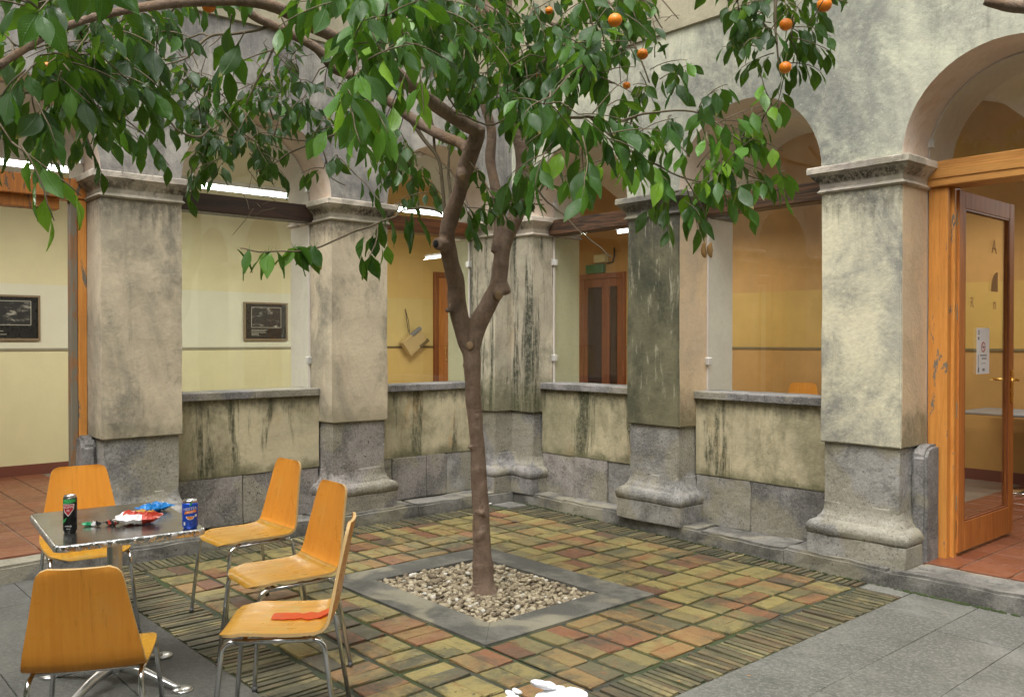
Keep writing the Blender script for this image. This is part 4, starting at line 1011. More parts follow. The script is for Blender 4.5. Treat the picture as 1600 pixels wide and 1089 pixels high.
# ------------------------------------------------------------------ chairs
def chair_proto():
    root = thing('chair', 'x', 'chair', (0, 0, 0))
    # profile from seat front to top of back: (y forward = -Y, z, half width)
    prof = [(-.222, .425, .100), (-.218, .437, .142), (-.200, .4475, .176), (-.170, .4515, .193), (-.12, .452, .201), (-.05, .449, .205), (.03, .447, .206), (.10, .447, .206), (.145, .450, .206), (.170, .458, .206), (.187, .473, .205), (.197, .495, .202), (.205, .53, .196), (.216, .59, .184), (.229, .66, .170), (.243, .73, .157), (.257, .795, .145), (.263, .820, .138), (.266, .836, .124), (.268, .845, .100)]
    nc = 10; th = .012
    pts = [Vector((0, p[0], p[1])) for p in prof]; b = B(); top, bot = [], []
    for i, (y, z, hw) in enumerate(prof):
        t = (pts[min(i + 1, len(pts) - 1)] - pts[max(i - 1, 0)]).normalized(); nrm = Vector((0, -t.z, t.y))
        if nrm.z < 0 and i < 10: nrm = -nrm
        if i >= 10 and nrm.y > 0: nrm = -nrm
        rt_, rb = [], []
        for k in range(nc + 1):
            u = -1 + 2 * k / nc; dish = .010 * (u * u) * (1 if i > 3 else .3)
            p = Vector((hw * u, y, z)) + nrm * (dish)
            rt_.append(b.bm.verts.new(p)); rb.append(b.bm.verts.new(p - nrm * th))
        top.append(rt_); bot.append(rb)
    n = len(prof)
    for i in range(n - 1):
        for k in range(nc):
            f = b.bm.faces.new((top[i][k], top[i][k + 1], top[i + 1][k + 1], top[i + 1][k])); f.material_index = 0 if i < 10 else 1
            f = b.bm.faces.new((bot[i][k + 1], bot[i][k], bot[i + 1][k], bot[i + 1][k + 1])); f.material_index = 1
        for k in (0, nc):
            f = b.bm.faces.new((top[i][k], bot[i][k], bot[i + 1][k], top[i + 1][k])); f.material_index = 2
    for i in (0, n - 1):
        for k in range(nc):
            f = b.bm.faces.new((top[i][k], bot[i][k], bot[i][k + 1], top[i][k + 1])); f.material_index = 2
    bmesh.ops.recalc_face_normals(b.bm, faces=b.bm.faces)
    sh = b.done('seat_shell', [M['ply_seat'], M['ply'], M['ply_edge']], root, smooth=True, recalc=False)
    md = sh.modifiers.new('edges', 'EDGE_SPLIT'); md.split_angle = rad(50)
    for sx in (-1, 1):
        x = sx * .185; zt = .425
        q = B(); q.tube([(x, -.155, zt), (x, 0, zt), (x, .135, zt)], .010, 10); q.done('rail', M['chrome'], root, smooth=True)
        for e, y0, yf in ((-1, -.155, -.235), (1, .135, .235)):
            pts2 = [(x, y0, zt)]
            for a in range(1, 7):
                t = a / 6 * math.pi / 2; pts2.append((x + sx * .004 * a / 6, y0 + e * .045 * math.sin(t), zt - .045 * (1 - math.cos(t))))
            pts2.append((x + sx * .035, yf, .012))
            q = B(); q.tube(pts2, .010, 10); q.done('leg', M['chrome'], root, smooth=True)
            q = B(); q.tube([(x + sx * .0345, yf - e * .001, .022), (x + sx * .035, yf, 0)], .0125, 10); q.done('foot', M['rubber'], root, smooth=True)
    for y in (-.12, .10):
        q = B(); q.tube([(-.185, y, .424), (.185, y, .424)], .009, 8); q.done('crossbar', M['chrome'], root, smooth=True)
    return root
def dup_tree(o, parent=None):
    c = o.copy(); COL.objects.link(c)
    if parent: c.parent = parent; c.matrix_parent_inverse = o.matrix_parent_inverse.copy()
    for ch in list(o.children): dup_tree(ch, c)
    return c
ch0 = chair_proto()
def put_chair(first, x, y, ang, label):      # ang: direction the seat faces, degrees from -Y towards +X
    o = first if first else dup_tree(ch0)
    o['label'] = label; o['group'] = 'orange plywood chairs round the table'
    o.location = (x, y, 0); o.rotation_euler = (0, 0, rad(ang)); return o
cA = put_chair(None, 1.59, -3.43, 2, 'orange chair farthest right behind the can, nearest the window wall')
cB = put_chair(None, 2.47, -3.65, -3, 'middle orange chair of the three on the right of the table')
cC = put_chair(None, 3.13, -3.98, -36, 'orange chair with a torn red patch on its worn seat')
cD = put_chair(None, 1.30, -4.21, 82, 'orange chair behind the table, facing the viewer beside the doorway')
cE = put_chair(ch0, 2.93, -4.61, -117, 'orange chair nearest the viewer with its back turned, front left')
cF = dup_tree(ch0); cF['label'] = 'orange chair inside, its top just showing over the right window sill'; cF['group'] = 'chairs inside the gallery'; cF.location = (1.02, 3.45, GZ); cF.rotation_euler = (0, 0, rad(20)); cF.scale = (1.06, 1.06, 1.1)
cE.scale = (.95, .95, .94); cE.location = (2.965, -4.635, 0)
# torn patch on the seat of that chair
def patch():
    q = B(); rr = random.Random(3); n = 16; rows = []
    for i in range(n + 1):
        t = i / n; y = -.05 + .235 * t; z = .4632 if y < .13 else .4635 + (y - .13) * .45
        w_ = .040 + rr.uniform(-.006, .006)
        w_ += rr.uniform(-.012, .008)
        rows.append([q.bm.verts.new((-.02 + .01 * t - w_, y, z + .0008)), q.bm.verts.new((-.02 + .01 * t, y + rr.uniform(-.004, .004), z + .0005)), q.bm.verts.new((-.02 + .01 * t + w_, y, z + .0008))])
    for i in range(n):
        for k in range(2): q.bm.faces.new((rows[i][k], rows[i][k + 1], rows[i + 1][k + 1], rows[i + 1][k]))
    for v in q.bm.verts: v.co.z -= .0105 * 1
    ex = bmesh.ops.solidify(q.bm, geom=q.bm.faces[:], thickness=-.001)
    o = q.done('torn_patch', M['sticker'], None)
    o.parent = cC; o.location = (0, 0, 0); o['label'] = 'torn orange-red patch'
patch()

# ------------------------------------------------------------------ table
tb = thing('metal_table', 'square steel cafe table holding cans and snack bags', 'table', (2.18, -4.33, 0))
tb.rotation_euler = (0, 0, rad(-6))
def rrect(w_, h_, r, n=6):
    out = []
    for cx_, cy_, a0 in ((w_ - r, h_ - r, 0), (-w_ + r, h_ - r, 90), (-w_ + r, -h_ + r, 180), (w_ - r, -h_ + r, 270)):
        for i in range(n + 1): a = rad(a0 + 90 * i / n); out.append((cx_ + r * math.cos(a), cy_ + r * math.sin(a)))
    return out
def lpart(q, name, mat, parent, smooth=False):
    o = q.done(name, mat, None, smooth); o.parent = parent; return o
o_ = rrect(.40, .295, .045)
q = B(); moulding(q, o_, [(-.006, .706), (0, .708), (.001, .712), (.001, .728), (-.002, .7325), (-.006, .734)]); tt = lpart(q, 'table_edge', M['swirl'], tb, True)
tt.modifiers.new('edges', 'EDGE_SPLIT').split_angle = rad(40)
q = B(); q.prism([(x, y, .7335) for x, y in offset_poly(o_, -.007)], (0, 0, .0015)); lpart(q, 'tabletop', M['table_top'], tb)
q = B(); q.lathe([(.032, .09), (.032, .70), (.09, .701), (.09, .706)], seg=24); lpart(q, 'column', M['alu'], tb, True).modifiers.new('edges', 'EDGE_SPLIT').split_angle = rad(40)
q = B(); q.lathe([(.02, .055), (.050, .065), (.052, .085), (.045, .10), (.034, .105)], seg=20); lpart(q, 'hub', M['alu'], tb, True)
for a in (35, 125, 215, 305):
    ca, sa = math.cos(rad(a + 6)), math.sin(rad(a + 6))
    q = B(); q.tube([(ca * r_, sa * r_, z) for r_, z in ((.02, .08), (.08, .078), (.16, .062), (.24, .036), (.30, .016), (.33, .012))], [.026, .024, .021, .017, .014, .012], 10)
    lg = lpart(q, 'leg', M['alu'], tb, True)
    q = B(); q.lathe([(.044, 0), (.046, .006), (.040, .012), (.012, .014)], (ca * .345, sa * .345, 0), 20); lpart(q, 'foot', M['alu'], tb, True)
TZ = .735
# cans
def can(x, y, r, h, label, body, rz):
    root = thing('drink_can', label, 'can', (x, y, TZ)); root.rotation_euler = (0, 0, rad(rz))
    q = B(); q.lathe([(r * .80, 0), (r * .84, .003), (r, .012), (r, h - .016), (r * .97, h - .011)], seg=32); lpart(q, 'body', M[body], root, True)
    q = B(); q.lathe([(r * .965, h - .0112), (r * .86, h - .003), (r * .87, h), (r * .82, h), (r * .80, h - .004), (.002, h - .004)], seg=32); q.box(-.009, -.012, h - .0035, .009, .012, h - .002, .001); lpart(q, 'lid', M['steel'], root, True)
    return root
def wrap(me, root, r, z, mat, name, a0=0, rotx=0):
    for v in me.vertices:
        x, y, zz = v.co; c_, s_ = math.cos(rotx), math.sin(rotx); x, y = x * c_ - y * s_, x * s_ + y * c_
        a = a0 + x / r; rr = r + .0006 + (.0003 if zz > 0 else 0); v.co = (rr * math.sin(a), -rr * math.cos(a), z + y)
    o = link(name, me, mat); o.parent = root; return o
def shape(pts):
    me = bpy.data.meshes.new('emblem'); 
    c = (sum(p[0] for p in pts) / len(pts), sum(p[1] for p in pts) / len(pts))
    vv = [(c[0], c[1], 0)]; ff = []
    dense = []
    for i in range(len(pts)):
        p, q_ = pts[i], pts[(i + 1) % len(pts)]
        for k in range(6): dense.append((p[0] + (q_[0] - p[0]) * k / 6, p[1] + (q_[1] - p[1]) * k / 6))
    for f in (.33, .66, 1): vv += [(c[0] + (p[0] - c[0]) * f, c[1] + (p[1] - c[1]) * f, 0) for p in dense]
    n = len(dense)
    for i in range(n): ff.append((0, 1 + i, 1 + (i + 1) % n))
    for k in range(2):
        for i in range(n): ff.append((1 + k * n + i, 1 + (k + 1) * n + i, 1 + (k + 1) * n + (i + 1) % n, 1 + k * n + (i + 1) % n))
    me.from_pydata(vv, [], ff); return me
# direction towards the viewer for the can fronts
def face_deg(x, y): d = Vector((CAM.x - x, CAM.y - y)); return math.degrees(math.atan2(d.y, d.x)) + 90
x, y = 2.30, -4.545
c1 = can(x, y, .027, .158, 'tall black energy drink can with green top on the left of the table', 'can_black', face_deg(x, y) - 15)
wrap(shape([(-.026, .012), (.03, .018), (.03, .032), (-.026, .032)]), c1, .027, .112, M['can_green'], 'green_band')
wrap(shape([(-.024, .026), (.024, .026), (.022, .004), (.0, -.026), (-.018, -.006)]), c1, .0274, .098, M['can_white'], 'shield_rim')
wrap(shape([(-.021, .023), (.021, .023), (.019, .004), (.0, -.021), (-.015, -.004)]), c1, .0279, .098, M['can_red'], 'shield')
wrap(text_mesh('HOPPE', .015), c1, .0284, .111, M['can_white'], 'lettering'); wrap(text_mesh('BE', .012), c1, .0284, .097, M['can_white'], 'lettering')
wrap(shape([(-.035, .0), (-.005, .018), (-.012, .002), (-.035, -.016)]), c1, .0274, .050, M['can_green'], 'green_flash')
wrap(text_mesh('energy', .010), c1, .0276, .032, M['can_white'], 'lettering'); wrap(text_mesh('250ml', .007), c1, .0276, .020, M['can_white'], 'lettering')
x, y = 2.55, -4.13
c2 = can(x, y, .033, .122, 'short blue can with orange fruit picture on the right table corner', 'can_blue', face_deg(x, y))
wrap(text_mesh('NESTEA', .017), c2, .0334, .088, M['can_white'], 'lettering', rotx=.12)
wrap(shape([(-.026, -.006), (.026, .002), (.028, .013), (-.022, .006)]), c2, .0333, .071, M['can_orange'], 'orange_banner')
wrap(text_mesh('mango', .011), c2, .0338, .0745, M['can_white'], 'lettering', rotx=.14)
wrap(shape([(.018 * math.cos(a), .015 * math.sin(a)) for a in [math.pi + i * math.pi / 8 for i in range(9)]]), c2, .0333, .056, M['can_white'], 'fruit_rim')
wrap(shape([(.014 * math.cos(a), .011 * math.sin(a)) for a in [math.pi + i * math.pi / 8 for i in range(9)]]), c2, .0338, .055, M['can_orange'], 'fruit')
wrap(shape([(-.005, 0), (.004, .014), (.009, .012), (.004, .0)]), c2, .0333, .102, M['can_green'], 'green_leaf')
wrap(shape([(.006 * math.cos(a), .006 * math.sin(a)) for a in [i * math.pi / 4 for i in range(8)]]), c2, .0333, .058, M['can_white'], 'badge', a0=.75)
wrap(shape([(-.004, 0), (.004, 0), (.004, .014), (-.004, .014)]), c2, .0333, .018, M['can_white'], 'badge', a0=-.75)
# crumpled bags
def bag(x, y, L, W, H, rz, mats, label, name='snack_bag', seed=1, lift=.0, split=None):
    root = thing(name, label, 'snack bag' if name == 'snack_bag' else 'wrapper', (x, y, TZ)); root.rotation_euler = (0, 0, rad(rz))
    n, m = 18, 10; q = B(); g_ = {}
    for sgn in (1, -1):
        for i in range(n + 1):
            for j in range(m + 1):
                u, v = -1 + 2 * i / n, -1 + 2 * j / m
                t = (max(0, 1 - abs(u) ** 3)) * (max(0, 1 - abs(v) ** 3)) * H / 2
                cr = noise.noise(Vector((u * 3.2 + seed, v * 3.2, sgn))) * .022 + noise.noise(Vector((u * 8 + seed, v * 8, sgn * 2))) * .011
                bend = lift * u * u
                edge = (abs(u) == 1 or abs(v) == 1)
                z = H / 2 + .003 + sgn * (t + (0 if edge else cr * (t / (H / 2) * .8 + .1))) + bend + (.006 * noise.noise(Vector((u * 4, v * 4, seed))) if edge else 0)
                key = (i, j, 0 if edge else sgn)
                if key not in g_: g_[key] = q.bm.verts.new((u * L / 2 * (1 + .05 * math.sin(v * 4)), v * W / 2 * (1 + .06 * math.sin(u * 5 + seed)), max(.0008, z)))
    for sgn in (1, -1):
        K = lambda i, j: g_.get((i, j, 0)) or g_[(i, j, sgn)]
        for i in range(n):
            for j in range(m):
                a_, b_, c_, d_ = K(i, j), K(i + 1, j), K(i + 1, j + 1), K(i, j + 1)
                try: f = q.bm.faces.new((a_, b_, c_, d_) if sgn > 0 else (d_, c_, b_, a_))
                except ValueError: continue
                f.material_index = split(i / n, j / m, sgn) if split else 0
    lpart(q, 'film', [M[k] for k in mats], root, False)
    return root
bag(2.315, -4.27, .19, .12, .05, 62, ['foil_red', 'foil_white', 'foil_gold'], 'crumpled red and white snack bag in the middle of the table', seed=3, lift=.004, split=lambda u, v, s: 1 if (u < .14 or u > .95 or (v < .12 and u < .6)) else (2 if .45 < v < .7 and .35 < u < .8 else 0))
bb = bag(2.08, -4.12, .16, .085, .035, 100, ['foil_blue', 'foil_white'], 'small bright blue snack bag behind the red one', seed=8, lift=.004, split=lambda u, v, s: 0)
me = text_mesh('Azzurro', .03, .0004)
for v_ in me.vertices: v_.co.z += .040 + .0 * (v_.co.x / .085) ** 2
o = link('lettering', me, M['foil_white']); o.parent = bb; o.rotation_euler = (0, 0, math.pi); me = None
bag(2.235, -4.44, .085, .022, .010, 50, ['foil_green', 'foil_white', 'can_black'], 'torn green and white wrapper strip on the table', 'wrapper', seed=5, lift=.006, split=lambda u, v, s: 0 if u < .45 else (1 if u < .7 else 2))
bag(2.275, -4.37, .075, .030, .014, 20, ['can_black', 'foil_red', 'foil_white'], 'crumpled black and red wrapper beside the green strip', 'wrapper', seed=6, lift=.004, split=lambda u, v, s: 0 if (u + v) % .7 < .4 else (1 if v < .5 else 2))

# ------------------------------------------------------------------ orange tree
def smoothpath(pts, k=5):
    pts = [(Vector(p), r) for p, r in pts]; out = []
    for i in range(len(pts) - 1):
        p0 = pts[max(i - 1, 0)]; p1 = pts[i]; p2 = pts[i + 1]; p3 = pts[min(i + 2, len(pts) - 1)]
        for j in range(k):
            t = j / k; t2, t3 = t * t, t * t * t
            v = .5 * ((2 * p1[0]) + (-p0[0] + p2[0]) * t + (2 * p0[0] - 5 * p1[0] + 4 * p2[0] - p3[0]) * t2 + (-p0[0] + 3 * p1[0] - 3 * p2[0] + p3[0]) * t3)
            out.append((v, p1[1] + (p2[1] - p1[1]) * t))
    out.append(pts[-1]); return out
tree = thing('orange_tree', 'orange tree with forked trunk growing from the pebble pit', 'tree', (2.11, -2.12, 0))
SK = []                                               # skeleton points for hanging foliage on
def limb(bld, rows, seg=14, wob=.10, k=5):
    pts = smoothpath([(P(a, b_, d), r) for a, b_, d, r in rows], k)
    SK.extend([p for p in pts])
    bld.tube([p for p, r in pts], [r for p, r in pts], seg, True, wob)
tk = B()
limb(tk, [(757, 945, 5.40, .125), (756, 922, 5.40, .088), (755, 900, 5.40, .066), (751, 800, 5.40, .053), (746, 700, 5.40, .047), (741, 640, 5.38, .048), (738, 580, 5.36, .052), (734, 530, 5.35, .060), (736, 500, 5.37, .055)], 18, .16)
limb(tk, [(736, 560, 5.36, .045), (724, 520, 5.33, .055), (715, 480, 5.28, .057), (712, 440, 5.22, .054), (704, 405, 5.15, .050), (698, 370, 5.08, .050), (706, 335, 5.02, .046), (718, 300, 4.95, .044), (727, 262, 4.88, .047), (742, 222, 4.80, .047), (746, 206, 4.78, .040), (728, 196, 4.70, .038), (690, 172, 4.52, .037), (640, 133, 4.30, .036), (604, 108, 4.15, .040), (575, 88, 4.05, .032), (530, 62, 3.92, .029), (480, 38, 3.75, .027), (430, 12, 3.55, .025), (380, 2, 3.40, .023), (300, 3, 3.20, .020), (230, 11, 3.02, .018), (150, 27, 2.88, .0155), (85, 50, 2.78, .0145), (30, 82, 2.70, .0135), (-40, 130, 2.6, .013)], 14, .14)
limb(tk, [(736, 555, 5.36, .045), (748, 505, 5.38, .058), (764, 475, 5.42, .056), (778, 445, 5.45, .054), (783, 405, 5.46, .050), (790, 375, 5.46, .052), (806, 335, 5.48, .054), (817, 290, 5.5, .056), (818, 245, 5.5, .055), (810, 200, 5.5, .055), (802, 150, 5.5, .057), (798, 110, 5.5, .060), (780, 60, 5.5, .062), (762, 20, 5.5, .064), (748, -30, 5.5, .060), (720, -110, 5.5, .05)], 16, .14)
limb(tk, [(776, 395, 5.46, .040), (780, 350, 5.5, .036), (775, 300, 5.55, .034), (766, 250, 5.6, .034), (768, 205, 5.6, .033), (755, 160, 5.6, .03), (735, 130, 5.65, .027), (690, 95, 5.7, .022), (660, 60, 5.8, .018)], 10)
limb(tk, [(800, 170, 5.5, .036), (803, 120, 5.4, .034), (802, 88, 5.35, .024), (796, 50, 5.3, .022), (795, 0, 5.25, .021), (793, -60, 5.2, .02)], 10)
limb(tk, [(800, 150, 5.5, .045), (818, 120, 5.42, .036), (840, 108, 5.35, .034), (870, 75, 5.3, .028), (893, 45, 5.25, .032), (915, 15, 5.2, .028), (945, -20, 5.15, .025)], 10)
limb(tk, [(738, 246, 4.9, .036), (722, 226, 4.98, .034), (690, 212, 5.05, .033), (650, 190, 5.1, .031), (610, 160, 5.08, .029), (575, 134, 5.02, .028), (545, 117, 4.95, .028), (520, 106, 4.9, .029), (497, 78, 4.82, .026), (470, 62, 4.75, .026), (430, 42, 4.65, .025), (395, 25, 4.55, .024), (365, -5, 4.45, .022), (340, -50, 4.4, .02)], 12, .16)
limb(tk, [(604, 108, 4.15, .030), (592, 90, 4.15, .03), (588, 65, 4.12, .022), (596, 20, 4.05, .018), (600, -30, 4.0, .016)], 8)
limb(tk, [(889, 50, 5.25, .022), (860, 35, 5.3, .018), (835, 18, 5.35, .014), (825, 12, 5.4, .012)], 8)
# pruned stubs
def stub(bld, a, b_, r0, r1): bld.tube([P(*a), (P(*a) + P(*b_)) / 2, P(*b_)], [r0, (r0 + r1) / 2, r1], 12, True, .1)
stub(tk, (696, 382, 5.08), (683, 381, 4.98), .042, .036)
stub(tk, (780, 452, 5.42), (779, 462, 5.33), .040, .030); stub(tk, (786, 445, 5.44), (794, 459, 5.42), .036, .026)
stub(tk, (746, 212, 4.78), (755, 200, 4.74), .030, .020); stub(tk, (722, 268, 4.88), (722, 276, 4.80), .030, .026)
stub(tk, (744, 700, 5.40), (730, 698, 5.36), .022, .008); stub(tk, (738, 565, 5.36), (722, 571, 5.34), .018, .006); stub(tk, (715, 478, 5.28), (697, 486, 5.22), .026, .016)
stub(tk, (604, 108, 4.13), (598, 122, 4.08), .03, .02)
for q_ in range(4):
    yy = R.uniform(560, 860); stub(tk, (746, yy, 5.37), (746 + R.uniform(-11, 11), yy + 3, 5.335), .024, .016)
me_t = tk.done('trunk', M['bark'], tree, smooth=True)
rmx = me_t.modifiers.new('blend', 'REMESH'); rmx.mode = 'VOXEL'; rmx.voxel_size = .0085; rmx.use_smooth_shade = True
sm_ = me_t.modifiers.new('soft', 'SMOOTH'); sm_.factor = .6; sm_.iterations = 5
def disc(a, n_px, r, mat, name):
    q = B(); c = P(*a); q.ball((0, 0, 0), 1, 2, (r, r * 1.25, .006)); v = (CAM - c).normalized() + _rt * n_px[0] + _up * n_px[1]
    bmesh.ops.transform(q.bm, matrix=Matrix.Translation(c) @ v.to_track_quat('Z', 'Y').to_matrix().to_4x4(), verts=q.bm.verts); q.done(name, mat, tree, smooth=True)
disc((681, 381, 4.955), (-.6, 0), .019, M['hole'], 'hollow'); disc((779, 462, 5.305), (.1, -.2), .024, M['cut_wood'], 'cut_scar'); disc((722, 277, 4.775), (.1, -.2), .018, M['cut_wood'], 'cut_scar')
disc((734, 540, 5.285), (.0, 0), .022, M['cut_wood'], 'cut_scar'); disc((597, 123, 4.06), (-.2, -.2), .016, M['cut_wood'], 'cut_scar')

tw = B()                                              # thin branches and twigs
def twigline(rows, k=4, seg=6):
    pts = smoothpath([(P(a, b_, d), r) for a, b_, d, r in rows], k); SK.extend(pts)
    for i, (p, r) in enumerate(pts):
        p += Vector((noise.noise(p * 7), noise.noise(p * 7 + Vector((5, 5, 5))), noise.noise(p * 7 + Vector((9, 1, 3))))) * .012 if 0 < i < len(pts) - 1 else Vector()
    tw.tube([p for p, r in pts], [r for p, r in pts], seg, True)
L_ = twigline
L_([(430, 40, 4.65, .010), (400, 47, 4.6, .009), (360, 53, 4.55, .008), (325, 57, 4.5, .0075), (300, 85, 4.45, .006), (268, 100, 4.4, .004), (232, 110, 4.35, .003)])
L_([(325, 57, 4.5, .006), (312, 52, 4.5, .005), (295, 60, 4.5, .004), (270, 66, 4.5, .003)]); L_([(345, 57, 4.52, .005), (335, 68, 4.5, .003), (327, 74, 4.5, .002)]); L_([(300, 85, 4.45, .004), (306, 98, 4.45, .003), (309, 108, 4.45, .002)])
L_([(220, 100, 4.2, .007), (230, 125, 4.2, .006), (250, 160, 4.15, .005), (275, 200, 4.1, .005), (310, 215, 4.1, .006), (330, 200, 4.2, .005)])
L_([(280, 0, 4.3, .008), (235, 60, 4.3, .006), (222, 100, 4.25, .006), (215, 140, 4.2, .004)]); L_([(220, 105, 4.2, .004), (250, 95, 4.2, .003), (290, 88, 4.2, .002)])
L_([(470, -5, 3.7, .008), (455, 30, 3.72, .007), (440, 55, 3.75, .007), (425, 80, 3.78, .005), (400, 130, 3.8, .005), (385, 166, 3.82, .003)]); L_([(425, 80, 3.78, .004), (390, 90, 3.75, .003), (345, 108, 3.72, .003)]); L_([(425, 80, 3.78, .003), (445, 100, 3.8, .003), (465, 112, 3.8, .002)])
L_([(640, 185, 5.1, .014), (660, 215, 5.1, .012), (686, 250, 5.1, .010), (690, 300, 5.12, .010), (694, 345, 5.14, .010)]); L_([(680, 240, 5.1, .008), (675, 200, 5.1, .008), (672, 160, 5.1, .006)]); L_([(700, 345, 5.1, .010), (704, 300, 5.15, .009), (700, 250, 5.2, .007), (705, 215, 5.2, .006)])
L_([(690, 335, 5.1, .007), (665, 325, 4.9, .006), (640, 327, 4.6, .005), (610, 340, 4.3, .005), (585, 352, 4.1, .005), (555, 362, 3.95, .005), (520, 375, 3.8, .004), (480, 388, 3.7, .004), (440, 392, 3.62, .003), (405, 395, 3.58, .003), (375, 388, 3.55, .002)])
L_([(590, 352, 4.1, .004), (585, 380, 4.05, .004), (575, 405, 4.0, .003)])
L_([(545, 117, 4.95, .010), (560, 160, 5.0, .008), (530, 205, 5.0, .007), (500, 220, 5.0, .006), (450, 240, 5.0, .005), (430, 255, 5.0, .004), (400, 270, 5.0, .003)]); L_([(500, 222, 5.0, .005), (460, 220, 5.0, .004), (420, 212, 5.0, .003), (385, 220, 5.0, .003)]); L_([(500, 215, 5.0, .006), (508, 250, 5.0, .005), (515, 275, 5.0, .004), (540, 290, 5.0, .003)])
L_([(800, 190, 5.4, .012), (830, 190, 5.2, .010), (870, 185, 4.9, .009), (920, 183, 4.65, .008), (960, 190, 4.5, .007), (1005, 178, 4.42, .006), (1050, 172, 4.35, .005), (1090, 176, 4.3, .005), (1130, 200, 4.25, .004), (1165, 225, 4.2, .003)])
L_([(920, 183, 4.65, .006), (960, 215, 4.5, .006), (1000, 245, 4.4, .006), (1040, 265, 4.35, .005), (1080, 280, 4.3, .005), (1120, 290, 4.25, .004), (1160, 296, 4.2, .004), (1200, 300, 4.15, .003)])
L_([(1070, 275, 4.3, .004), (1085, 300, 4.3, .004), (1100, 330, 4.32, .003), (1106, 360, 4.32, .002)])
L_([(820, 270, 5.4, .008), (850, 310, 5.0, .005), (880, 335, 4.7, .004), (915, 370, 4.4, .004), (955, 402, 4.2, .003)])
L_([(700, 170, 4.6, .006), (760, 195, 4.4, .005), (790, 185, 4.3, .004)]); L_([(770, 330, 5.4, .006), (800, 318, 5.3, .005), (850, 320, 5.2, .004)])
L_([(1205, -120, 4.3, .012), (1215, -40, 4.3, .010), (1212, 20, 4.3, .008), (1215, 70, 4.3, .005), (1220, 120, 4.3, .003)]); L_([(1215, -30, 4.3, .006), (1250, -5, 4.3, .005), (1288, 0, 4.3, .004), (1325, 5, 4.3, .002)]); L_([(1205, -60, 4.3, .006), (1165, -20, 4.3, .004), (1150, 5, 4.3, .003)])
L_([(930, -20, 5.15, .010), (965, 20, 5.0, .008), (985, 60, 4.95, .006), (1002, 95, 4.9, .005), (1015, 130, 4.9, .004)]); L_([(980, -30, 5.0, .008), (1015, 10, 5.0, .006), (1035, 45, 5.0, .003)]); L_([(1010, -30, 5.0, .006), (1060, 30, 4.9, .003)])
L_([(745, 200, 4.78, .008), (700, 150, 4.5, .004), (690, 100, 4.3, .004)]); L_([(880, 60, 5.3, .012), (900, 100, 5.0, .008), (925, 120, 4.8, .006), (960, 130, 4.6, .005)])
for i in range(40):                                   # bare fine twigs
    cx_, cyy_, d_ = R.choice([(240, 120, 4.25), (300, 95, 4.45), (1040, 20, 4.95), (410, 250, 5.0), (400, 310, 5.0), (440, 90, 3.8), (140, 150, 3.2), (690, 260, 5.1)])
    a = P(cx_ + R.uniform(-30, 30), cyy_ + R.uniform(-20, 20), d_); b_ = a + Vector((R.uniform(-.14, .14), R.uniform(-.14, .14), R.uniform(-.16, .06))); mid = (a + b_) / 2 + Vector((R.uniform(-.02, .02), R.uniform(-.02, .02), R.uniform(-.01, .03)))
    tw.tube([a, mid, b_], [.0025, .002, .0012], 5)

# leaves -------------------------------------------------------------
def leaf_geo(seed, L=1.0):
    rr = random.Random(seed); n = 6; W = .245 + rr.uniform(-.025, .03); fold = rr.uniform(.05, .5); curl = rr.uniform(.0, .55); side = rr.uniform(-.18, .18); wav = rr.uniform(.01, .05); W *= rr.uniform(.82, 1.12)
    vs_, fs, uv = [], [], []
    prof = [0.0, .48, .88, 1.0, .80, .42, 0.02]
    for i in range(n + 1):
        t = i / n; w_ = prof[i] * W; y = t - .10 * curl * t * t; z = -curl * .38 * t * t; x = side * t * t
        for s_ in (-1, 0, 1):
            vs_.append((x + s_ * w_, y, z + abs(s_) * w_ * fold + (wav * math.sin(t * 9 + s_) if s_ else 0))); uv.append((.5 + s_ * .5 * max(prof[i], .05), t))
    for i in range(n):
        for k in (0, 1):
            a = i * 3 + k; fs.append((a, a + 1, a + 4, a + 3))
    # petiole
    o = len(vs_); vs_ += [(-.010, 0, 0), (.010, 0, 0), (.006, -.16, .02), (-.006, -.16, .02)]; uv += [(.5, 0)] * 4; fs.append((o, o + 1, o + 2, o + 3))
    return vs_, fs, uv
LG = [leaf_geo(i) for i in range(18)]
LM = []
for vs_, fs, uv in LG:
    me = bpy.data.meshes.new('leaf'); me.from_pydata(vs_, [], fs); ul = me.uv_layers.new(name='UVMap')
    for lp in me.loops: ul.data[lp.index].uv = uv[lp.vertex_index]
    me.polygons.foreach_set('use_smooth', [True] * len(me.polygons)); me.materials.append(M['leaf']); LM.append(me)
LEAVES = []
def add_leaf(p, d, size, tone, roll=None):
    d = Vector(d).normalized(); upv = Vector((R.uniform(-.5, .5), R.uniform(-.5, .5), 1)); xv = d.cross(upv)
    if xv.length < .05: xv = d.orthogonal()
    xv.normalize(); zv = xv.cross(d)
    m = Matrix((xv, d, zv)).transposed()
    if roll is None: roll = R.gauss(0, .55)
    m = Matrix.Rotation(roll, 3, d) @ m
    LEAVES.append((Vector(p), m, size, min(1, max(0, tone)), R.randrange(len(LG))))
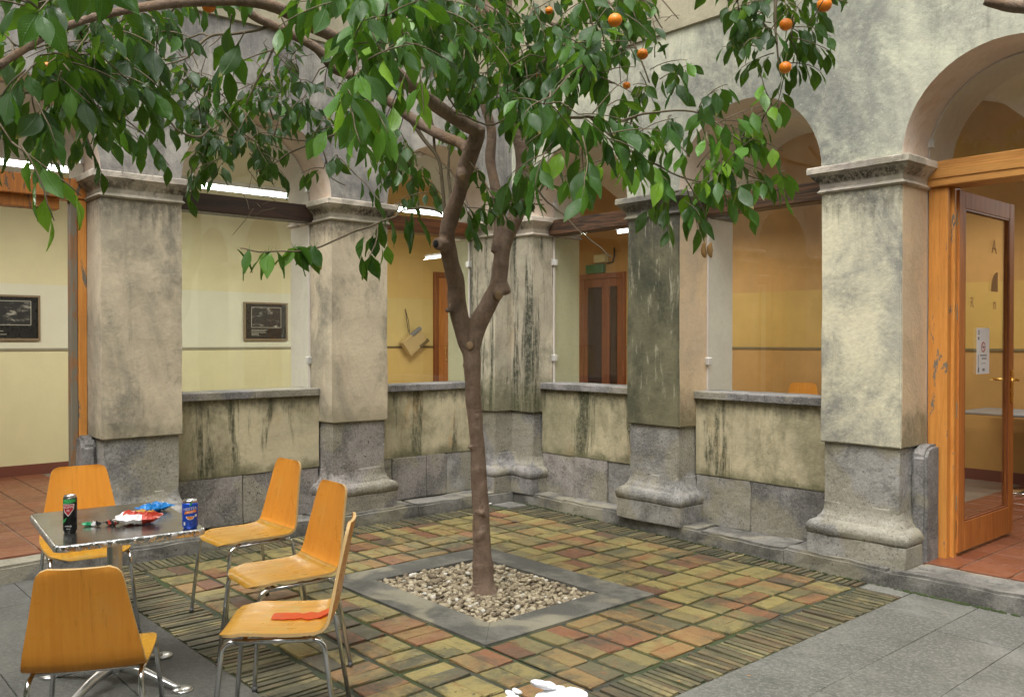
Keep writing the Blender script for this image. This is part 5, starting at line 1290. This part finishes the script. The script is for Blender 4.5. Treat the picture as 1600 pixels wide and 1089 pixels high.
def spray(c, out, n, size, tone, droop=1.0, length=.22, spread=.8):
    """a twig from c heading out, with leaves on both sides hanging from it"""
    out = Vector(out).normalized(); pts = []; p = Vector(c); v = out.copy()
    for i in range(6):
        pts.append(p.copy()); p = p + v * length / 5; v = (v + Vector((R.uniform(-.15, .15), R.uniform(-.15, .15), -.10 * droop))).normalized()
    tw.tube(pts, [.0032, .003, .0028, .0024, .002, .0014], 5)
    for k in range(n):
        t = (k + .6) / n; i = min(4, int(t * 5)); q = pts[i].lerp(pts[i + 1], t * 5 - i)
        ax = (pts[i + 1] - pts[i]).normalized(); sd_ = ax.cross(Vector((0, 0, 1)))
        sd_ = sd_.normalized() if sd_.length > .1 else Vector((1, 0, 0))
        d = sd_ * R.uniform(.3, .9) * spread * (1 if k % 2 else -1) + ax * R.uniform(.2, .7) + Vector((R.uniform(-.25, .25), R.uniform(-.25, .25), -R.uniform(.5, 1.5) * droop))
        s_ = size * R.uniform(.72, 1.12)
        add_leaf(q + d.normalized() * s_ * .16, d, s_, tone + R.uniform(-.22, .20) + (.38 if R.random() < .10 else 0))  # a few leaves get a brighter tone as painted sun specks
def nearest(p):
    return min(SK, key=lambda q: (q[0] - p).length_squared)[0]
def cluster(px, py, rx, ry, D, dr, nspray, nl, size, tone, droop=1.0, sky=False):
    size *= 1.26; nspray = max(1, round(nspray * (.74 if px < 270 else (.85 if 560 < px < 900 and tone < .55 and py < 190 else (.45 if 840 < px < 1200 and py > 150 else .62))))); rx *= .92; ry *= .88
    for i in range(nspray):
        a, r_ = R.uniform(0, 6.283), math.sqrt(R.random())
        c = P(px + rx * r_ * math.cos(a), py - 95 / D * (1.1 if px > 840 and py > 150 else .85) + ry * r_ * math.sin(a), D + R.uniform(-dr, dr))
        nb = nearest(c); v = c - nb
        if v.length < .03: v = Vector((R.uniform(-1, 1), R.uniform(-1, 1), -.2))
        if v.length > .16:                            # carry the spray on a thin twig
            mid = (nb + c) / 2 + Vector((R.uniform(-.03, .03), R.uniform(-.03, .03), .04)); tw.tube([nb, mid, c], [.0045, .0038, .003], 5)
        o = v.normalized() + Vector((R.uniform(-.9, .9), R.uniform(-.9, .9), R.uniform(-.5, .5)))
        spray(c, o, nl, size, tone + R.uniform(-.12, .14) + (.07 if px > 480 else -.02), droop)  # left leaves darker: shade put into their tone
        SK.append((c, .003))
# (px, py, rx, ry, D, dD, sprays, leaves per spray, leaf size, tone)
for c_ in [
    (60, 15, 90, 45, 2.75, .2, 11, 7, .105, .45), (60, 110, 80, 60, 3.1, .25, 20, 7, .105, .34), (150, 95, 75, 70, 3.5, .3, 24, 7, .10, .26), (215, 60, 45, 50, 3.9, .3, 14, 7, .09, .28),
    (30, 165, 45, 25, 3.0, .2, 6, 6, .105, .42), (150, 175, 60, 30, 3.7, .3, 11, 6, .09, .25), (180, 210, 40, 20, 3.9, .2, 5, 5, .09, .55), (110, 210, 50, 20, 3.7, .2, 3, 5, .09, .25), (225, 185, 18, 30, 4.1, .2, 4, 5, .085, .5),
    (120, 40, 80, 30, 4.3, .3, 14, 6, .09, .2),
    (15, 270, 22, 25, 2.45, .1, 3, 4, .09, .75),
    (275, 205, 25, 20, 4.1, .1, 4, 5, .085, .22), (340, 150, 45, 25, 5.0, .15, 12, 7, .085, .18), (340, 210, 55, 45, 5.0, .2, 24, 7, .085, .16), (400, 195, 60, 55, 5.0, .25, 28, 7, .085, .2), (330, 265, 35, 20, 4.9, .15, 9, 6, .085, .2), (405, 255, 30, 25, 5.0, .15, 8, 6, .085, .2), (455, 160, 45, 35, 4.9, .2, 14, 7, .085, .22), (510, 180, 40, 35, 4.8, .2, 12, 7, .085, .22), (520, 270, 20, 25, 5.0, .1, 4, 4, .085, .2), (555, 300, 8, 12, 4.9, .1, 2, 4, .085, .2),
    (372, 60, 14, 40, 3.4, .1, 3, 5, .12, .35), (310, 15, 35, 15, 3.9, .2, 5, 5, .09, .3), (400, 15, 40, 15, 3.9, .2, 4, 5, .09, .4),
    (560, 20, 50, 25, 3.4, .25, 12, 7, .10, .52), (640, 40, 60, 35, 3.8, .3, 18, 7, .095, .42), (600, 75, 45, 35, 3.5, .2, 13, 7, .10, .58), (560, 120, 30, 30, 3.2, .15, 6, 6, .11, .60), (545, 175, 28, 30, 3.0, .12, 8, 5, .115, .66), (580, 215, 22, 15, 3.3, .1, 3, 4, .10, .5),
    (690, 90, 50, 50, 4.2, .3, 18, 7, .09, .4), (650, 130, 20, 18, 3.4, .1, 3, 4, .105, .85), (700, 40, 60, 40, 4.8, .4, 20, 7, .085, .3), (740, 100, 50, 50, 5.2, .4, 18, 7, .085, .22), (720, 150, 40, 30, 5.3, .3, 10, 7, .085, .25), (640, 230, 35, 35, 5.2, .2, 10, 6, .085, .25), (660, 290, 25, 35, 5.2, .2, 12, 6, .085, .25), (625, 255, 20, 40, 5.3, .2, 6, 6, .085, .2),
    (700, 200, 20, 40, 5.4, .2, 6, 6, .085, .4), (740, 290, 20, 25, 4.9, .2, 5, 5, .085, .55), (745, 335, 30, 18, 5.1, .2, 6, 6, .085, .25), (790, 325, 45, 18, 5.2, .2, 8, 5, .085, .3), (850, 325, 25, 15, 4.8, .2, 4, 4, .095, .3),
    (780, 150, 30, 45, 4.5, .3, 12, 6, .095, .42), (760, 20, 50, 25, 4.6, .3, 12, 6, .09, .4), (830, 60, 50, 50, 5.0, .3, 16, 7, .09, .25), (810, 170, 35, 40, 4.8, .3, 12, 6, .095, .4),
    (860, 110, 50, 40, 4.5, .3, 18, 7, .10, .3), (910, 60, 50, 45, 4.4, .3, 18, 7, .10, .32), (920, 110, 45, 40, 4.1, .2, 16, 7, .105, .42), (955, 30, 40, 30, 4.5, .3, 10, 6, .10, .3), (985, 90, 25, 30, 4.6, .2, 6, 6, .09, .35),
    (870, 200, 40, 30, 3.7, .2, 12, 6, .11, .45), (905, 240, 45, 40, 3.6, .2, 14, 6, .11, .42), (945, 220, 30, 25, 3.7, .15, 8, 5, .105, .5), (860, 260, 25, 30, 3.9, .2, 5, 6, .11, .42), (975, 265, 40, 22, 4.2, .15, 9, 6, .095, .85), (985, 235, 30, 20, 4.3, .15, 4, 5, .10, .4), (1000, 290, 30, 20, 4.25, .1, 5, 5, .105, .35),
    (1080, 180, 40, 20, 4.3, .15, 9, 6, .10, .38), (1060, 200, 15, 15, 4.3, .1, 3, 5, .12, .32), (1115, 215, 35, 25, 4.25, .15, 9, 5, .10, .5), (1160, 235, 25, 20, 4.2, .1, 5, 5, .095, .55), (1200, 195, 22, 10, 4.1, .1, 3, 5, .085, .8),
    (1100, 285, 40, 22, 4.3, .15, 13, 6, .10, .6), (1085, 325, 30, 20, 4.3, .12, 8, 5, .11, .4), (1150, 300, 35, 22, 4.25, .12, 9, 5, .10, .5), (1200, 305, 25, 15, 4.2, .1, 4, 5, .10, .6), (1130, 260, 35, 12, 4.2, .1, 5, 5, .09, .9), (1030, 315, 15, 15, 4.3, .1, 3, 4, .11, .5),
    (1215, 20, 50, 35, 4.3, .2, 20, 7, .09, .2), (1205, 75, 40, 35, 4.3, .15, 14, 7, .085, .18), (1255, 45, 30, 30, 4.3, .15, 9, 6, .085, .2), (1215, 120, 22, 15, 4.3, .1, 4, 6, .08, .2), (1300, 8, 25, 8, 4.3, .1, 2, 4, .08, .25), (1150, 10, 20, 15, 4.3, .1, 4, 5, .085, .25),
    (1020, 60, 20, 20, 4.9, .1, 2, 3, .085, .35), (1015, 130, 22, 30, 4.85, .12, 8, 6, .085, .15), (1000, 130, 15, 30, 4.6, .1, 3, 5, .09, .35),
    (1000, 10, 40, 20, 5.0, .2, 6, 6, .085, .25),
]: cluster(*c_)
# the low sprays in front of the left pillar
for px_a, py_a, D_, n_, tn in ((380, 390, 3.56, 3, .75), (422, 392, 3.6, 4, .8), (466, 386, 3.68, 6, .85), (492, 384, 3.7, 4, .7)):
    for k in range(n_):
        a = P(px_a + R.uniform(-10, 10), py_a, D_); d = _rt * R.uniform(-.9, .9) + Vector((0, 0, -R.uniform(.3, 1.1))) + FWD * R.uniform(-.4, .3); add_leaf(a, d, .118 * R.uniform(.9, 1.15), tn + R.uniform(-.25, .15))
for px_a, py_a, n_, s_, tn in ((575, 372, 4, .09, .45), (572, 400, 4, .11, .55), (640, 345, 3, .13, .32), (605, 350, 2, .11, .4), (595, 385, 2, .08, .85)):
    for k in range(n_):
        a = P(px_a + R.uniform(-14, 14), py_a + R.uniform(-6, 6), 4.1); d = _rt * R.uniform(-.55, .55) + Vector((0, 0, -1)) + FWD * R.uniform(-.3, .3); add_leaf(a, d, s_ * 1.2 * R.uniform(.85, 1.1), tn + R.uniform(-.1, .1))
# canopy above the frame: shades the court as in the photograph
for i in range(150):
    a, r_ = R.uniform(0, 6.283), math.sqrt(R.random()) * 2.3
    c = Vector((2.5 + r_ * math.cos(a), -2.6 + r_ * math.sin(a), R.uniform(4.0, 5.6)))
    if pix(c)[1] > -60 and pix(c)[2] > 0: continue
    spray(c, (R.uniform(-1, 1), R.uniform(-1, 1), R.uniform(-.3, .5)), 8, .12, .4, 1.0, .3)
tw.done('twig', M['twig'], tree, smooth=True, kind='stuff')
FRUIT = ((961, 32, 3.9, .032), (1004, 85, 4.6, .030), (979, 134, 4.7, .021), (1288, 8, 4.2, .036), (1228, 39, 4.2, .031), (1227, 106, 4.2, .030), (858, 17, 4.9, .022), (842, 119, 5.1, .017), (326, 10, 3.3, .026), (148, 96, 3.4, .018), (74, 104, 3.2, .016), (844, 204, 4.9, .018), (92, 105, 3.2, .014))
def hides_fruit(l):
    x, y, D = pix(l[0] + l[1] @ Vector((0, .5, 0)) * l[2])
    return any(D < f[2] + .05 and abs(x - f[0]) < 20 + 55 / max(D, 1) * .5 and abs(y - f[1]) < 20 + 60 / max(D, 1) * .6 for f in FRUIT[:6])
LEAVES = [l for l in LEAVES if not hides_fruit(l)]
def score(l):
    x, y, D = pix(l[0])
    return (l[2] / D) if (-20 < x < 1620 and -20 < y < 600 and D > 0) else 0
LEAVES.sort(key=score, reverse=True)
verts, faces, uvs, tones = [], [], [], []
for i, (p, m, s_, tn, k) in enumerate(LEAVES):
    if i < 300 and score(LEAVES[i]) > 0:
        o = bpy.data.objects.new('leaf', LM[k]); COL.objects.link(o); o.parent = tree
        o.matrix_basis = Matrix.Translation(p - tree.location) @ m.to_4x4() @ Matrix.Scale(s_, 4); o.color = (tn, tn, tn, 1)
    else:
        vs_, fs, uv = LG[k]; o0 = len(verts)
        for v in vs_: verts.append(p + m @ (Vector(v) * s_))
        for f in fs: faces.append([q + o0 for q in f]); tones.append(tn)
        uvs += uv
me = bpy.data.meshes.new('foliage'); me.from_pydata(verts, [], faces)
ul = me.uv_layers.new(name='UVMap'); li = [0] * len(me.loops); me.loops.foreach_get('vertex_index', li)
ul.data.foreach_set('uv', [c for i in li for c in uvs[i]])
at = me.attributes.new('tone', 'FLOAT', 'FACE'); at.data.foreach_set('value', tones)
link('foliage', me, M['leafs'], tree, True, kind='stuff')
# oranges
for px_a, py_a, D_, r_ in FRUIT:
    q = B(); c = P(px_a, py_a, D_); q.ball((0, 0, 0), r_, 3, (1, 1, .94)); 
    for v in q.bm.verts:
        if v.co.z > r_ * .8: v.co.z -= (v.co.z - r_ * .8) * .5
    bmesh.ops.translate(q.bm, verts=q.bm.verts, vec=c)
    f_ = q.done('fruit', M['fruit'], tree, smooth=True)
    q = B(); q.tube([c + Vector((0, 0, r_ * .8)), c + Vector((.004, .004, r_ + .03)), c + Vector((.012, .002, r_ + .07))], [.003, .0022, .002], 6); q.done('stem', M['twig_green'], f_)
# withered fruit-shaped leaves hanging in front of the glass
q = B()
for dx, sc_ in ((-5, 1.0), (5, .95)):
    q.ball(P(1105 + dx, 388 + abs(dx) * .6, 4.32), .018, 2, (.8, .8, 2.2))
for v in q.bm.verts: v.co += Vector((noise.noise(v.co * 40), noise.noise(v.co * 40 + Vector((4, 4, 4))), 0)) * .007
q.done('withered_leaf', M['dry'], tree, smooth=True)
# neighbouring tree whose limb reaches in at the top right
nt2 = thing('orange_tree', 'bare brown limb of a neighbouring tree at the top right corner', 'tree', (7.2, -2.2, 0))
q = B(); a = P(1538, 2, 3.0); b2 = P(1600, 12, 3.05); c2_ = P(1720, 10, 3.2); base_ = Vector((7.2, -2.2, 0))
pts = smoothpath([(a, .012), (P(1552, 5, 3.0), .017), (b2, .022), (c2_, .03), (c2_.lerp(base_ + Vector((0, 0, 2.6)), .5), .045), (base_ + Vector((0, 0, 2.4)), .07), (base_ + Vector((0, .02, 1.2)), .075), (base_ + Vector((0, 0, -.05)), .10)])
q.tube([p for p, r in pts], [r for p, r in pts], 14, True, .12); q.done('trunk', M['bark'], nt2, smooth=True)

# foreground leaves, their sun glare painted as plain white
wf = thing('sunlit_leaves', 'sunlit leaves painted glaring white, rising at the bottom edge in front of the brick paving', 'sunlit_leafage', P(850, 1200, 2.2))
fl = P(850, 1180, 2.3)
q = B(); q.tube([fl + Vector((0, 0, -.9)), fl, P(858, 1090, 2.3)], [.005, .004, .002], 6); q.tube([fl, P(805, 1100, 2.3)], [.003, .002], 6); q.done('stem', M['twig_green'], wf)
for px_a, py_a, s_ in ((846, 1069, .019), (858, 1070, .013), (866, 1079, .020), (850, 1088, .018), (882, 1086, .017), (897, 1084, .022), (908, 1087, .016), (873, 1092, .022), (797, 1083, .010), (808, 1079, .009), (800, 1090, .012), (890, 1098, .02)):
    q = B(); rot = Euler((R.uniform(-.5, .5), R.uniform(-.5, .5), R.uniform(0, 3))).to_matrix(); q.ball(P(px_a, py_a, 2.3 + R.uniform(-.03, .03)), s_ * 1.45, 3, (1.15, .8, .4), rot)
    for v in q.bm.verts: v.co += Vector((noise.noise(v.co * 60), noise.noise(v.co * 60 + Vector((3, 3, 3))), 0)) * .004
    q.done('sunlit_leaf', M['sunlit_leaf'], wf, smooth=True)

# fallen bits on the paving
for px_a, py_a, nm, mt, r_, lb in ((804, 814, 'pebble', 'pebble', .03, 'lone pale pebble on the bricks behind the trunk'), (764, 786, 'fallen_leaf', 'foil_white', .03, 'pale fallen scrap on the kerb near the corner')):
    c = CAM + (FWD + _rt * ((px_a - CXP) / F) - UPC * ((py_a - CYP) / F)) * 1; dv = c - CAM; t_ = (0.008 - CAM.z) / dv.z; c = CAM + dv * t_
    q = B(); q.ball(c, r_, 2, (1.2, .9, .3)); o = q.done(nm, M[mt], None, smooth=True); tag(o, lb, nm.replace('_', ' '))
q = B()
for i in range(70):
    x, y = R.uniform(.3, 6), R.uniform(-5, -.3); z = .004; a = R.uniform(0, 6.28); s_ = R.uniform(.004, .013)
    q.poly([(x + s_ * math.cos(a), y + s_ * math.sin(a), z), (x + s_ * .4 * math.cos(a + 1.6), y + s_ * .4 * math.sin(a + 1.6), z + .003), (x - s_ * math.cos(a), y - s_ * math.sin(a), z), (x + s_ * .4 * math.cos(a - 1.6), y + s_ * .4 * math.sin(a - 1.6), z + .001)])
lt = q.done('litter', M['dry']); lt['kind'] = 'stuff'; lt['label'] = 'small dry crumbs scattered over the paving'
# moss along the foot of the right kerb
q = B(); rr = random.Random(4)
for i in range(420):
    s_ = rr.uniform(.2, 6); x = s_; y = -.025 - .05 * min(s_, 3.7) - rr.uniform(0, .02); r_ = rr.uniform(.006, .016) * (1.3 if s_ > 3.9 else .7)
    q.ball((x, y, .0), r_, 1, (1.6, .8, .7))
ms = q.done('moss', M['moss'], None, smooth=True); ms['kind'] = 'stuff'; ms['label'] = 'dark green moss along the foot of the kerb'
bpy.context.view_layer.update()
